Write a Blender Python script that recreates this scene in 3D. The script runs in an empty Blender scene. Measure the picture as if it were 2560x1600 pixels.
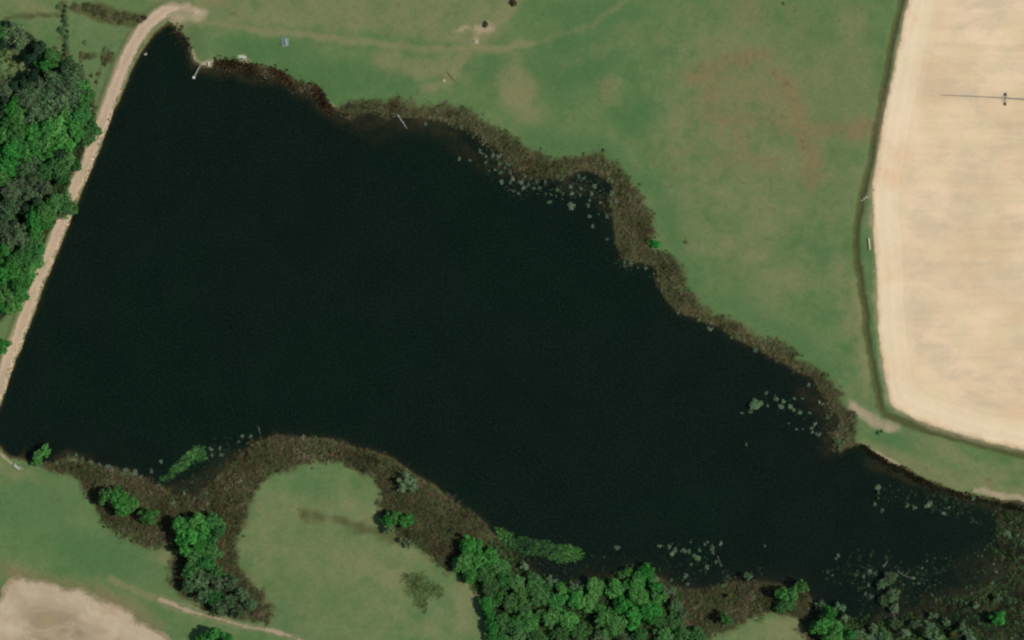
import bpy, math, random
import numpy as np

R = math.radians
C = bpy.context.scene.collection
rng = np.random.default_rng(7)
random.seed(7)

# ------------------------------------------------------------------ camera, sky, sun, exposure
D = 1500.0              # camera distance in metres
TILT = R(10.0)          # the view is a little off the vertical, tops lean up the picture
HALF = 192.0            # half the ground width in view, metres (0.15 m per photo pixel)
cam_data = bpy.data.cameras.new('camera')
cam = bpy.data.objects.new('camera', cam_data); C.objects.link(cam)
cam.location = (0.0, -D * math.sin(TILT), D * math.cos(TILT))
cam.rotation_euler = (TILT, 0, 0)
cam_data.sensor_width = 36.0
cam_data.lens = 18.0 / (HALF / D)
cam_data.clip_start = 10.0
cam_data.clip_end = 12000.0
sc = bpy.context.scene
sc.camera = cam

SUN_EL, SUN_AZ = R(50.0), R(106.0)      # azimuth clockwise from north (+y): light from the east-south-east
world = bpy.data.worlds.new('World'); sc.world = world
world.use_nodes = True
wn = world.node_tree
wn.nodes.clear()
sky = wn.nodes.new('ShaderNodeTexSky'); sky.sky_type = 'NISHITA'; sky.sun_disc = False
sky.sun_elevation = SUN_EL; sky.sun_rotation = SUN_AZ
bg = wn.nodes.new('ShaderNodeBackground'); bg.inputs['Strength'].default_value = 0.072
wo = wn.nodes.new('ShaderNodeOutputWorld')
wn.links.new(sky.outputs[0], bg.inputs[0]); wn.links.new(bg.outputs[0], wo.inputs[0])
sun_data = bpy.data.lights.new('sun', 'SUN'); sun_data.energy = 3.45; sun_data.angle = R(0.5)
sun_data.color = (1.0, 0.95, 0.87)
sun = bpy.data.objects.new('sun', sun_data); C.objects.link(sun)
sun.rotation_euler = (math.pi / 2 - SUN_EL, 0, math.pi - SUN_AZ)
sc.view_settings.view_transform = 'Standard'
sc.view_settings.look = 'None'
sc.view_settings.gamma = 1.0
sc.view_settings.exposure = 0.0
sc.render.engine = 'CYCLES'
sc.cycles.max_bounces = 4
sc.cycles.diffuse_bounces = 2
sc.cycles.glossy_bounces = 2
sc.cycles.volume_bounces = 0
sc.cycles.transparent_max_bounces = 6
sc.cycles.filter_width = 2.2
sc.cycles.use_denoising = True

# ------------------------------------------------------------------ helpers: photo pixel -> ground
def P(pts, z=0.0):
    """ground position (at height z) of a photo pixel (2560 x 1600)"""
    a = np.atleast_2d(np.asarray(pts, float))
    u = (a[:, 0] - 1280) / 1280 * HALF / D
    v = (800 - a[:, 1]) / 1280 * HALF / D
    ct, st = math.cos(TILT), math.sin(TILT)
    dy = st + v * ct
    dz = -ct + v * st
    t = (z - D * ct) / dz
    return np.stack([u * t, -D * st + dy * t], 1)

S = 0.15

def P1(x, y, z=0.0):
    q = P([(x, y)], z)[0]
    return float(q[0]), float(q[1])

_lat = np.random.default_rng(3).random((256, 256))
def vnoise(x, y, s, seed=0):
    x = x / s + 17.3 * seed; y = y / s + 31.7 * seed
    xi = np.floor(x).astype(int); yi = np.floor(y).astype(int)
    fx = x - xi; fy = y - yi
    fx = fx * fx * (3 - 2 * fx); fy = fy * fy * (3 - 2 * fy)
    a = _lat[xi & 255, yi & 255]; b = _lat[(xi + 1) & 255, yi & 255]
    c = _lat[xi & 255, (yi + 1) & 255]; d = _lat[(xi + 1) & 255, (yi + 1) & 255]
    return (a * (1 - fx) + b * fx) * (1 - fy) + (c * (1 - fx) + d * fx) * fy

def fbm(x, y, s, seed=0, o=4):
    v = 0; w = 0.5; t = 0
    for k in range(o):
        v = v + w * vnoise(x, y, s / 2 ** k, seed + k); t += w; w *= .5
    return v / t

def seg_dist(x, y, poly, closed):
    n = len(poly); best = np.full(x.shape, 1e18)
    for i in range(n if closed else n - 1):
        ax, ay = poly[i]; bx, by = poly[(i + 1) % n]
        dx, dy = bx - ax, by - ay
        L = dx * dx + dy * dy + 1e-12
        t = np.clip(((x - ax) * dx + (y - ay) * dy) / L, 0, 1)
        d = (x - ax - t * dx) ** 2 + (y - ay - t * dy) ** 2
        best = np.minimum(best, d)
    return np.sqrt(best)

def inside(x, y, poly):
    n = len(poly); r = np.zeros(x.shape, bool)
    for i in range(n):
        ax, ay = poly[i]; bx, by = poly[(i + 1) % n]
        if ay == by: continue
        c = (ay > y) != (by > y)
        r ^= c & (x < (bx - ax) * (y - ay) / (by - ay) + ax)
    return r

def sdf(x, y, poly):
    """metres, negative inside"""
    d = seg_dist(x, y, poly, True)
    return np.where(inside(x, y, poly), -d, d)

def sstep(a, b, v):
    t = np.clip((v - a) / (b - a), 0, 1)
    return t * t * (3 - 2 * t)

def chaikin(p, closed=True, n=1):
    p = [tuple(q) for q in p]
    for _ in range(n):
        o = []
        m = len(p)
        for i in range(m if closed else m - 1):
            a, b = p[i], p[(i + 1) % m]
            o += [(.75 * a[0] + .25 * b[0], .75 * a[1] + .25 * b[1]), (.25 * a[0] + .75 * b[0], .25 * a[1] + .75 * b[1])]
        if not closed: o = [p[0]] + o + [p[-1]]
        p = o
    return p

# ------------------------------------------------------------------ outlines read from the photograph (photo pixels)
LAKE = [(423, 61), (407, 69), (391, 82), (365, 111), (349, 138), (331, 169), (315, 212), (296, 251), (280, 286), (264, 331), (249, 370), (235, 402),
        (222, 434), (204, 477), (188, 516), (172, 556), (151, 612), (130, 665), (108, 717), (82, 797), (58, 853), (34, 911), (16, 959), (0, 1010), (-30, 1075),
        (-30, 1105), (0, 1112), (16, 1136), (50, 1142), (80, 1150), (110, 1162), (140, 1155), (169, 1143), (190, 1138), (225, 1157), (265, 1170), (291, 1178), (331, 1180), (354, 1199),
        (400, 1212), (430, 1235), (470, 1245), (500, 1228), (530, 1205), (546, 1188), (586, 1146), (607, 1127), (649, 1098), (700, 1085), (729, 1096), (771, 1090), (824, 1095), (872, 1110),
        (909, 1123), (956, 1135), (996, 1156), (1036, 1186), (1067, 1198), (1107, 1230), (1145, 1266), (1185, 1283), (1219, 1314), (1240, 1345), (1290, 1395), (1330, 1430), (1365, 1453), (1400, 1462),
        (1444, 1456), (1476, 1448), (1540, 1440), (1603, 1419), (1645, 1440), (1682, 1472), (1750, 1474), (1838, 1456), (1931, 1456), (2005, 1466), (2028, 1500), (2042, 1540), (2085, 1545), (2120, 1560),
        (2160, 1570), (2198, 1562), (2264, 1556), (2317, 1530), (2370, 1506), (2449, 1480), (2489, 1451), (2502, 1385), (2497, 1332), (2489, 1290), (2528, 1276), (2560, 1282), (2700, 1300),
        (2700, 1288), (2560, 1262), (2528, 1256), (2423, 1240), (2370, 1222), (2317, 1206), (2284, 1189), (2266, 1175), (2229, 1163), (2178, 1131), (2157, 1113), (2117, 1119), (2094, 1123), (2084, 1104),
        (2104, 1062), (2088, 1030), (2065, 998), (2041, 966), (2030, 943), (1996, 930), (1959, 908), (1916, 884), (1892, 870), (1831, 846), (1804, 820), (1770, 809), (1733, 791), (1690, 780),
        (1672, 756), (1656, 730), (1646, 703), (1643, 672), (1611, 658), (1562, 655), (1553, 637), (1541, 616), (1537, 570), (1531, 541), (1522, 488), (1534, 462), (1497, 437), (1457, 424),
        (1425, 437), (1404, 448), (1364, 440), (1330, 436), (1296, 424), (1268, 402), (1240, 372), (1218, 352), (1196, 338), (1177, 325), (1153, 316), (1116, 303), (1063, 294), (1016, 294), (984, 288),
        (960, 283), (905, 278), (865, 287), (846, 275), (825, 271), (809, 254), (799, 235), (783, 221), (733, 211), (703, 187), (666, 177), (640, 173), (608, 163), (560, 163), (542, 162), (537, 172),
        (518, 172), (497, 164), (481, 152), (475, 143), (473, 116), (460, 90), (439, 74)]
ROAD = [(470, 20), (444, 24), (423, 26), (397, 40), (370, 63), (349, 90), (331, 119), (312, 159), (296, 201), (280, 243), (265, 286), (251, 323), (238, 354), (225, 394), (222, 408),
        (201, 445), (183, 490), (156, 559), (135, 612), (114, 665), (87, 725), (63, 797), (40, 858), (19, 911), (3, 959), (-14, 1005), (-45, 1080), (-80, 1160)]
FIELD = [(2272, -160), (2270, 0), (2262, 30), (2245, 106), (2230, 185), (2214, 265), (2200, 331), (2190, 397), (2182, 440), (2178, 480), (2180, 559), (2183, 598), (2189, 678), (2191, 770), (2197, 863), (2213, 956),
         (2219, 990), (2226, 1012), (2244, 1028), (2289, 1050), (2329, 1068), (2440, 1101), (2560, 1127), (2900, 1200), (2900, -160)]
DITCH = [(2290, -160), (2255, 0), (2232, 93), (2219, 172), (2206, 238), (2192, 304), (2178, 384), (2172, 420), (2158, 474), (2143, 548), (2137, 598), (2142, 651), (2150, 704), (2161, 770), (2170, 863), (2184, 929), (2194, 995),
         (2202, 1030), (2236, 1048), (2289, 1067), (2356, 1087), (2440, 1111), (2560, 1139), (2900, 1215)]
FIELD2 = [(-60, 1640), (10, 1600), (14, 1560), (12, 1520), (26, 1475), (40, 1456), (87, 1467), (138, 1486), (185, 1494), (228, 1507), (265, 1525), (304, 1541), (336, 1565), (384, 1592), (440, 1640), (480, 1700), (-60, 1720)]
TRACK = [(400, 1499), (425, 1508), (450, 1521), (503, 1537), (556, 1550), (608, 1567), (666, 1574), (706, 1586), (760, 1604), (840, 1640)]

lake_w = P(chaikin(LAKE, True, 1)); road_w = P(chaikin(ROAD, False, 2)); field_w = P(chaikin(FIELD, True, 1)); ditch_w = P(chaikin(DITCH, False, 1))
field2_w = P(chaikin(FIELD2, True, 1)); track_w = P(chaikin(TRACK, False, 2))

# ------------------------------------------------------------------ terrain grid
H = 0.6
cx = np.arange(-216, 216.01, H); cy = np.arange(-141, 141.01, H)
ring = np.array([6, 16, 34, 70, 140, 280, 560, 1100, 2200, 4200.])
gx = np.concatenate([(-216 - ring)[::-1], cx, 216 + ring]); gy = np.concatenate([(-141 - ring)[::-1], cy, 141 + ring])
GX, GY = np.meshgrid(gx, gy)          # rows: y
wx = GX + 1.3 * (fbm(GX, GY, 5, 1, 3) - .5) * 2
wy = GY + 1.3 * (fbm(GX, GY, 5, 5, 3) - .5) * 2
vx = GX + 4.5 * (fbm(GX, GY, 16, 41, 4) - .5) * 2
vy = GY + 4.5 * (fbm(GX, GY, 16, 47, 4) - .5) * 2
dL = sdf(wx * .6 + GX * .4, wy * .6 + GY * .4, lake_w)
dR = seg_dist(GX, GY, road_w, False)
dD = seg_dist(GX + .4 * (wx - GX), GY + .4 * (wy - GY), ditch_w, False)
dF = sdf(GX, GY, field_w); dF2 = sdf(wx, wy, field2_w); dT = seg_dist(GX, GY, track_w, False)

def blob(px, py, rx, ry=None, ang=0, soft=.6, warp=1.0):
    """soft ellipse on the ground, radii in photo pixels"""
    ry = ry or rx
    ox, oy = P1(px, py)
    k = min(1.0, min(rx, ry) / 40.0)
    ax = GX + warp * (wx - GX) * 1.2 + k * (vx - GX) - ox; ay = GY + warp * (wy - GY) * 1.2 + k * (vy - GY) - oy
    c, s = math.cos(R(ang)), math.sin(R(ang))
    a = (ax * c + ay * s) / (rx * S); b = (-ax * s + ay * c) / (ry * S)
    d = np.sqrt(a * a + b * b)
    return 1 - sstep(1 - soft, 1 + soft, d)

def stroke(pts, w, soft=.6):
    k = min(1.0, w / 30.0)
    d = seg_dist(wx + k * (vx - GX), wy + k * (vy - GY), P(chaikin(pts, False, 2)), False) / (w * S)
    return 1 - sstep(1 - soft, 1 + soft, d)

def area(pts, soft=1.5):
    d = sdf(wx, wy, P(chaikin(pts, True, 1)))
    return 1 - sstep(-soft, soft, d)

# shallow shelves where the bed shows brown through the water
shelf = np.maximum.reduce([
    stroke([(470, 110), (520, 180), (600, 185), (680, 200), (760, 240), (800, 270), (870, 305), (960, 310), (1060, 330), (1130, 330), (1190, 390), (1290, 440)], 30, .8),
    blob(940, 320, 90, 34), stroke([(440, 80), (468, 105), (478, 135)], 14), blob(30, 1095, 60, 40, 0, .9), blob(180, 1135, 60, 16),
    stroke([(1420, 470), (1480, 470), (1510, 520)], 22), stroke([(2000, 980), (2070, 1050), (2060, 1110)], 40, .8), stroke([(2170, 1150), (2260, 1195), (2400, 1245), (2540, 1285)], 26, .8),
    stroke([(440, 1230), (520, 1200), (570, 1165)], 40), .55 * stroke([(1290, 1390), (1420, 1425), (1560, 1410), (1680, 1430), (1800, 1425), (1980, 1430)], 34, .8),
    blob(2220, 1480, 60, 90), blob(2440, 1420, 80, 60), stroke([(2200, 1545), (2330, 1510), (2480, 1440)], 30)])
depth_in = np.clip(-dL, 0, 60)
deep = 3.6 * (1 - np.exp(-depth_in / 4.0))
shal = 0.10 + 0.30 * (1 - np.exp(-depth_in / 3.0)) + 0.05 * depth_in
murk = fbm(GX, GY, 6, 9, 4)
bed = -(deep * (1 - shelf) + np.minimum(deep, shal * (0.6 + 0.9 * murk)) * shelf)
land = 0.12 + 0.9 * sstep(0, 7, dL) + 1.0 * sstep(8, 120, dL) + 0.5 * (fbm(GX, GY, 60, 3, 3) - .5)
land = np.maximum(land, 0.10)
GZ = np.where(dL < 0, bed, land)
GZ = np.where((dL >= -0.6) & (dL < 0.6), np.where(dL < 0, np.maximum(GZ, -.25), GZ), GZ)
dam = 1.5 - np.maximum(dR - 3.4, 0) * 0.42
GZ = np.where(dL > 0, np.maximum(GZ, np.minimum(dam, 1.5 + 0 * dam)), np.minimum(GZ, np.where(dR < 16, np.maximum(-.25 + 1.1 * (dL + .2), -3.4), 99)))
GZ = np.where(dL > 0, GZ - 0.6 * np.exp(-(dD / 1.2) ** 2), GZ)
marsh_px = [(2130, 1580), (2264, 1550), (2317, 1530), (2370, 1508), (2449, 1482), (2489, 1453), (2502, 1387), (2495, 1300), (2540, 1290), (2640, 1300), (2640, 1620), (2440, 1600), (2300, 1610)]
marsh_w = P(marsh_px)
marsh = 1 - sstep(-4, 2, sdf(wx, wy, marsh_w))
pool = (fbm(GX, GY, 9, 55, 4) - .62) * 4.0 + .5 * sstep(P1(2440, 1500)[0], P1(2640, 1500)[0], GX)
GZ = np.where(dL > -1, GZ * (1 - marsh) + np.clip(pool, -.7, .45) * marsh, GZ)

def zat(x, y):
    x = np.asarray(x, float); y = np.asarray(y, float)
    i = np.clip(np.searchsorted(gx, x) - 1, 0, len(gx) - 2); j = np.clip(np.searchsorted(gy, y) - 1, 0, len(gy) - 2)
    fx = np.clip((x - gx[i]) / (gx[i + 1] - gx[i]), 0, 1); fy = np.clip((y - gy[j]) / (gy[j + 1] - gy[j]), 0, 1)
    return (GZ[j, i] * (1 - fx) + GZ[j, i + 1] * fx) * (1 - fy) + (GZ[j + 1, i] * (1 - fx) + GZ[j + 1, i + 1] * fx) * fy

def z1(x, y, wet=True):
    z = float(zat(x, y))
    return max(z, 0.0) if wet else z

# ------------------------------------------------------------------ mesh helpers
def new_obj(name, verts, faces, mat=None, parent=None, smooth=False, attrs=None):
    me = bpy.data.meshes.new(name)
    if isinstance(faces, np.ndarray):
        n, k = faces.shape
        me.vertices.add(len(verts)); me.vertices.foreach_set('co', np.asarray(verts, np.float32).ravel())
        me.loops.add(n * k); me.loops.foreach_set('vertex_index', faces.astype(np.int32).ravel())
        me.polygons.add(n); me.polygons.foreach_set('loop_start', np.arange(0, n * k, k, dtype=np.int32))
        me.update(calc_edges=True)
    else:
        me.from_pydata([tuple(v) for v in verts], [], faces)
        me.update()
    if smooth: me.polygons.foreach_set('use_smooth', np.ones(len(me.polygons), bool))
    for k, v in (attrs or {}).items():
        v = np.asarray(v, np.float32)
        if v.ndim == 1:
            me.attributes.new(k, 'FLOAT', 'POINT').data.foreach_set('value', v)
        else:
            me.attributes.new(k, 'FLOAT_COLOR', 'POINT').data.foreach_set('color', np.concatenate([v, np.ones((len(v), 1), np.float32)], 1).ravel())
    if mat: me.materials.append(mat)
    o = bpy.data.objects.new(name, me); C.objects.link(o)
    if parent: o.parent = parent
    return o

def tag(o, label=None, cat=None, group=None, kind=None):
    assert not label or 4 <= len(label.split()) <= 16, label
    if label: o['label'] = label
    if cat: o['category'] = cat
    if group: o['group'] = group
    if kind: o['kind'] = kind
    return o

def empty(name, loc, rz=0.0, sc_=1.0):
    o = bpy.data.objects.new(name, None); C.objects.link(o)
    o.location = loc; o.rotation_euler = (0, 0, rz)
    o.scale = (sc_, sc_, sc_) if np.isscalar(sc_) else sc_
    return o

class MB:
    def __init__(s): s.v = []; s.f = []
    def box(s, c, size, rz=0.0, ry=0.0, taper=1.0):
        n = len(s.v)
        for z in (-.5, .5):
            k = taper if z > 0 else 1.0
            for x, y in ((-.5, -.5), (.5, -.5), (.5, .5), (-.5, .5)):
                p = [x * size[0] * k, y * size[1] * k, z * size[2]]
                p = [p[0] * math.cos(ry) + p[2] * math.sin(ry), p[1], -p[0] * math.sin(ry) + p[2] * math.cos(ry)]
                s.v.append((c[0] + p[0] * math.cos(rz) - p[1] * math.sin(rz), c[1] + p[0] * math.sin(rz) + p[1] * math.cos(rz), c[2] + p[2]))
        s.f += [tuple(n + i for i in q) for q in ((0, 3, 2, 1), (4, 5, 6, 7), (0, 1, 5, 4), (1, 2, 6, 5), (2, 3, 7, 6), (3, 0, 4, 7))]
        return s
    def tube(s, pts, rad, k=6, cap=True):
        pts = [np.asarray(p, float) for p in pts]
        if np.isscalar(rad): rad = [rad] * len(pts)
        base = len(s.v)
        for i, p in enumerate(pts):
            d = pts[min(i + 1, len(pts) - 1)] - pts[max(i - 1, 0)]
            d = d / (np.linalg.norm(d) + 1e-9)
            up = np.array([0, 0, 1.]) if abs(d[2]) < .9 else np.array([1., 0, 0])
            a = np.cross(d, up); a /= np.linalg.norm(a); b = np.cross(d, a)
            for j in range(k):
                t = 2 * math.pi * j / k
                s.v.append(tuple(p + rad[i] * (math.cos(t) * a + math.sin(t) * b)))
        for i in range(len(pts) - 1):
            for j in range(k):
                a0 = base + i * k + j; a1 = base + i * k + (j + 1) % k
                s.f.append((a0, a1, a1 + k, a0 + k))
        if cap:
            s.f.append(tuple(base + j for j in range(k))); s.f.append(tuple(base + (len(pts) - 1) * k + j for j in reversed(range(k))))
        return s
    def build(s, name, mat, parent=None, smooth=False):
        return new_obj(name, s.v, s.f, mat, parent, smooth)

# ------------------------------------------------------------------ materials
def lin(r, g, b, k=1.0):
    f = lambda c: (c / 255 / 12.92 if c / 255 <= .04045 else ((c / 255 + .055) / 1.055) ** 2.4)
    return (f(r) * k, f(g) * k, f(b) * k, 1.0)

class Mat:
    def __init__(s, name):
        s.m = bpy.data.materials.new(name); s.m.use_nodes = True
        s.t = s.m.node_tree; s.t.nodes.clear()
        s.out = s.t.nodes.new('ShaderNodeOutputMaterial')
    def n(s, t, **kw):
        nd = s.t.nodes.new(t)
        for k, v in kw.items():
            if k.startswith('_'): setattr(nd, k[1:], v)
            else: s.put(nd.inputs[k.replace('__', ' ')], v)
        return nd
    def put(s, sock, v):
        if isinstance(v, bpy.types.NodeSocket): s.t.links.new(v, sock)
        else: sock.default_value = v
    def attr(s, name, col=False):
        a = s.n('ShaderNodeAttribute', _attribute_name=name)
        return a.outputs['Color'] if col else a.outputs['Fac']
    def pos(s, scale=(1, 1, 1)):
        g = s.n('ShaderNodeNewGeometry')
        m = s.n('ShaderNodeVectorMath', _operation='MULTIPLY')
        s.put(m.inputs[0], g.outputs['Position']); m.inputs[1].default_value = scale
        return m.outputs[0]
    def noise(s, scale, detail=4, rough=.55, vec=None, dist=0.0):
        nd = s.n('ShaderNodeTexNoise', Scale=scale, Detail=detail, Roughness=rough, Distortion=dist)
        s.put(nd.inputs['Vector'], vec if vec is not None else s.pos())
        return nd.outputs['Fac']
    def math(s, op, a, b=None, c=None):
        nd = s.n('ShaderNodeMath', _operation=op)
        s.put(nd.inputs[0], a)
        if b is not None: s.put(nd.inputs[1], b)
        if c is not None: s.put(nd.inputs[2], c)
        return nd.outputs[0]
    def ramp(s, v, a, b):
        nd = s.n('ShaderNodeMapRange', _interpolation_type='SMOOTHSTEP')
        s.put(nd.inputs['Value'], v); nd.inputs['From Min'].default_value = a; nd.inputs['From Max'].default_value = b
        return nd.outputs['Result']
    def mix(s, f, a, b, mode='MIX'):
        nd = s.n('ShaderNodeMix', _data_type='RGBA', _blend_type=mode)
        s.put(nd.inputs['Factor'], f); s.put(nd.inputs['A'], a) if False else None
        ins = [i for i in nd.inputs if i.type == 'RGBA']
        s.put(ins[0], a); s.put(ins[1], b)
        return [o for o in nd.outputs if o.type == 'RGBA'][0]
    def bump(s, h, strength=.4, dist=.2):
        return s.n('ShaderNodeBump', Strength=strength, Distance=dist, Height=h).outputs[0]
    def diffuse(s, col, normal=None, rough=.95, spec=.1):
        p = s.n('ShaderNodeBsdfPrincipled', Roughness=rough)
        s.put(p.inputs['Base Color'], col); p.inputs['Specular IOR Level'].default_value = spec
        if normal is not None: s.put(p.inputs['Normal'], normal)
        s.t.links.new(p.outputs[0], s.out.inputs['Surface'])
        return s.m

def plain(name, col, rough=.8, var=.25, scale=3.0, spec=.2):
    m = Mat(name)
    f = m.noise(scale, 5, .6)
    c = m.mix(m.ramp(f, .25, .75), tuple(v * (1 - var) for v in col[:3]) + (1,), tuple(min(1, v * (1 + var)) for v in col[:3]) + (1,))
    return m.diffuse(c, None, rough, spec)

def leaf_mat(name, c_dark, c_light, trans=.35, var=.35, spread=.5):
    """leaf colour varies leaf by leaf and tree by tree"""
    m = Mat(name)
    g = m.n('ShaderNodeNewGeometry'); oi = m.n('ShaderNodeObjectInfo')
    f = m.math('ADD', m.math('MULTIPLY', g.outputs['Random Per Island'], 1 - spread), m.math('MULTIPLY', oi.outputs['Random'], spread))
    c = m.mix(f, c_dark, c_light)
    hs = m.n('ShaderNodeHueSaturation')
    r2 = m.math('FRACT', m.math('MULTIPLY', oi.outputs['Random'], 37.7)); r3 = m.math('FRACT', m.math('MULTIPLY', oi.outputs['Random'], 91.3))
    m.put(hs.inputs['Value'], m.math('MULTIPLY', m.math('ADD', 1 - var, m.math('MULTIPLY', g.outputs['Random Per Island'], 2 * var)), m.math('ADD', .78, m.math('MULTIPLY', r2, .55))))
    m.put(hs.inputs['Hue'], m.math('ADD', .484, m.math('MULTIPLY', r3, .034)))
    m.put(hs.inputs['Saturation'], m.math('ADD', .96, m.math('MULTIPLY', r3, .12)))
    m.put(hs.inputs['Color'], c)
    d = m.n('ShaderNodeBsdfDiffuse'); t = m.n('ShaderNodeBsdfTranslucent')
    m.put(d.inputs['Color'], hs.outputs[0]); m.put(t.inputs['Color'], hs.outputs[0])
    x = m.n('ShaderNodeMixShader'); x.inputs[0].default_value = trans
    m.t.links.new(d.outputs[0], x.inputs[1]); m.t.links.new(t.outputs[0], x.inputs[2])
    m.t.links.new(x.outputs[0], m.out.inputs['Surface'])
    return m.m

def tint_mat(name, trans=.25):
    m = Mat(name)
    g = m.n('ShaderNodeNewGeometry')
    c = m.mix(1.0, m.attr('tint', True), m.math('ADD', .6, m.math('MULTIPLY', g.outputs['Random Per Island'], .8)), 'MULTIPLY')
    d = m.n('ShaderNodeBsdfDiffuse'); t = m.n('ShaderNodeBsdfTranslucent')
    m.put(d.inputs['Color'], c); m.put(t.inputs['Color'], c)
    x = m.n('ShaderNodeMixShader'); x.inputs[0].default_value = trans
    m.t.links.new(d.outputs[0], x.inputs[1]); m.t.links.new(t.outputs[0], x.inputs[2])
    m.t.links.new(x.outputs[0], m.out.inputs['Surface'])
    return m.m

# ------------------------------------------------------------------ ground cover masks (what grows or lies where)
THICK = [  # brown thicket round the peninsula
    [(100, 1165), (190, 1140), (290, 1178), (354, 1199), (430, 1235), (500, 1228), (546, 1190), (607, 1129), (649, 1098), (700, 1084), (771, 1090), (872, 1111), (956, 1135), (1036, 1188), (1107, 1235), (1145, 1266), (1219, 1314), (1245, 1350),
     (1190, 1380), (1150, 1420), (1120, 1425), (1060, 1385), (1020, 1358), (990, 1332), (955, 1305), (950, 1260), (958, 1232), (930, 1202), (890, 1168), (860, 1152), (800, 1156), (740, 1166), (690, 1178), (645, 1222), (625, 1272), (612, 1330),
     (585, 1365), (600, 1420), (650, 1480), (678, 1530), (672, 1560), (600, 1548), (530, 1530), (440, 1482), (425, 1465), (432, 1400), (438, 1368), (380, 1372), (300, 1345), (270, 1305), (215, 1245), (200, 1200), (150, 1185)],
    [(1670, 1470), (1750, 1472), (1840, 1455), (1935, 1455), (2010, 1465), (2030, 1505), (2045, 1545), (2060, 1620), (2020, 1620), (2005, 1560), (1985, 1540), (1920, 1535), (1870, 1545), (1830, 1575), (1760, 1600), (1720, 1640), (1600, 1640)],
    [(2225, 1560), (2264, 1548), (2317, 1527), (2370, 1504), (2449, 1478), (2489, 1451), (2502, 1385), (2497, 1332), (2489, 1280), (2540, 1270), (2640, 1290), (2640, 1660), (2420, 1660), (2440, 1580), (2380, 1590), (2230, 1640)],
]
REEDS = [  # grey-brown reed belt along the north-east shore
    [(842, 270), (900, 252), (960, 246), (1010, 250), (1060, 268), (1110, 264), (1160, 276), (1200, 300), (1260, 327), (1300, 357), (1340, 380), (1390, 398), (1440, 395), (1490, 380), (1525, 398), (1560, 432), (1590, 475), (1608, 520),
     (1636, 545), (1640, 580), (1618, 615), (1650, 628), (1685, 645), (1708, 690), (1722, 732), (1752, 764), (1795, 790), (1835, 802), (1880, 830), (1940, 856), (1990, 890), (2040, 920), (2080, 962), (2100, 1000), (2142, 1040), (2146, 1072),
     (2132, 1108), (2100, 1126), (2080, 1106), (2100, 1062), (2086, 1030), (2065, 998), (2041, 966), (2030, 943), (1996, 930), (1916, 884), (1831, 846), (1770, 809), (1690, 780), (1656, 730), (1643, 672), (1611, 658), (1560, 660), (1541, 616), (1534, 545), (1518, 490),
     (1530, 462), (1497, 440), (1457, 428), (1425, 440), (1364, 452), (1335, 456), (1300, 448), (1262, 424), (1232, 392), (1203, 365), (1177, 329), (1153, 318), (1116, 305), (984, 290), (905, 280), (865, 290)],
]
REDREED = [(445, 72), (478, 120), (474, 146), (462, 130), (452, 100), (432, 76)]
REDSHORE = [(540, 158), (575, 157), (600, 161), (640, 171), (668, 175), (705, 184), (735, 209), (785, 217), (802, 232), (813, 255), (826, 270)]
thick_m = np.maximum.reduce([area(p, 3.6) for p in THICK])
reed_m = np.maximum.reduce([area(p, 3.2) for p in REEDS])

dry = np.maximum.reduce([
    .75 * area([(330, -40), (1290, -40), (1280, 70), (1200, 130), (1100, 112), (900, 85), (700, 72), (480, 85), (400, 20)], 4),
    stroke([(430, 62), (560, 62), (640, 70), (720, 80), (820, 92), (960, 112), (1100, 125), (1240, 124), (1330, 110)], 11, .9), .55 * stroke([(1300, 118), (1380, 98), (1460, 70), (1540, 25), (1570, 0)], 10, .95),
    stroke([(1300, 0), (1270, 30), (1235, 65), (1190, 112), (1150, 155), (1130, 200), (1080, 222)], 20, .8), blob(1290, 215, 45, 75, 10), .8 * blob(1310, 270, 45, 35),
    .8 * stroke([(960, 150), (1060, 175), (1140, 150)], 35), .7 * blob(880, 40, 160, 40), .6 * blob(680, 30, 120, 40), .8 * blob(560, 50, 90, 20),
    .7 * blob(1900, 330, 270, 360, 0, .6), .6 * blob(2140, 200, 70, 240, 6), .55 * stroke([(2150, 60), (2130, 250), (2100, 420), (2080, 560), (2110, 700), (2140, 860), (2160, 980)], 35, .9),
    .8 * blob(1870, 620, 80, 38, -15), .6 * blob(1960, 700, 90, 60), .5 * blob(1830, 470, 110, 60), .35 * blob(1500, 120, 120, 30, 18), .5 * blob(1540, 215, 35, 50),
    .9 * stroke([(2135, 700), (2140, 780), (2155, 900), (2165, 980)], 12), .8 * stroke([(2160, 1110), (2240, 1152), (2330, 1190), (2450, 1218), (2600, 1245)], 22, .8), .6 * stroke([(2300, 1120), (2420, 1170), (2600, 1190)], 28),
    .55 * blob(850, 1400, 330, 230, 0, .5), .5 * stroke([(-20, 1400), (80, 1432), (220, 1470), (330, 1515), (420, 1560)], 24, .95), .8 * blob(960, 1425, 110, 40, -22), .7 * blob(870, 1380, 60, 35), .8 * blob(1165, 1510, 45, 80), .6 * blob(700, 1300, 40, 60), .6 * blob(670, 1270, 35, 30), .5 * blob(650, 1340, 50, 40), .5 * blob(1100, 1560, 120, 60),
    .8 * blob(1930, 1580, 90, 40), .7 * blob(410, 1395, 40, 30), .6 * blob(60, 20, 170, 26), .7 * stroke([(40, 130), (20, 150), (30, 180), (60, 160)], 22), .5 * blob(300, 180, 20, 80, -20), .6 * stroke([(0, 1165), (40, 1185), (90, 1200)], 16),
    stroke([(280, 1452), (344, 1484), (420, 1506), (520, 1540)], 11, .9),  .75 * (1 - sstep(2.5, 6.5, dR)) * (dL > 0)])
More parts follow.
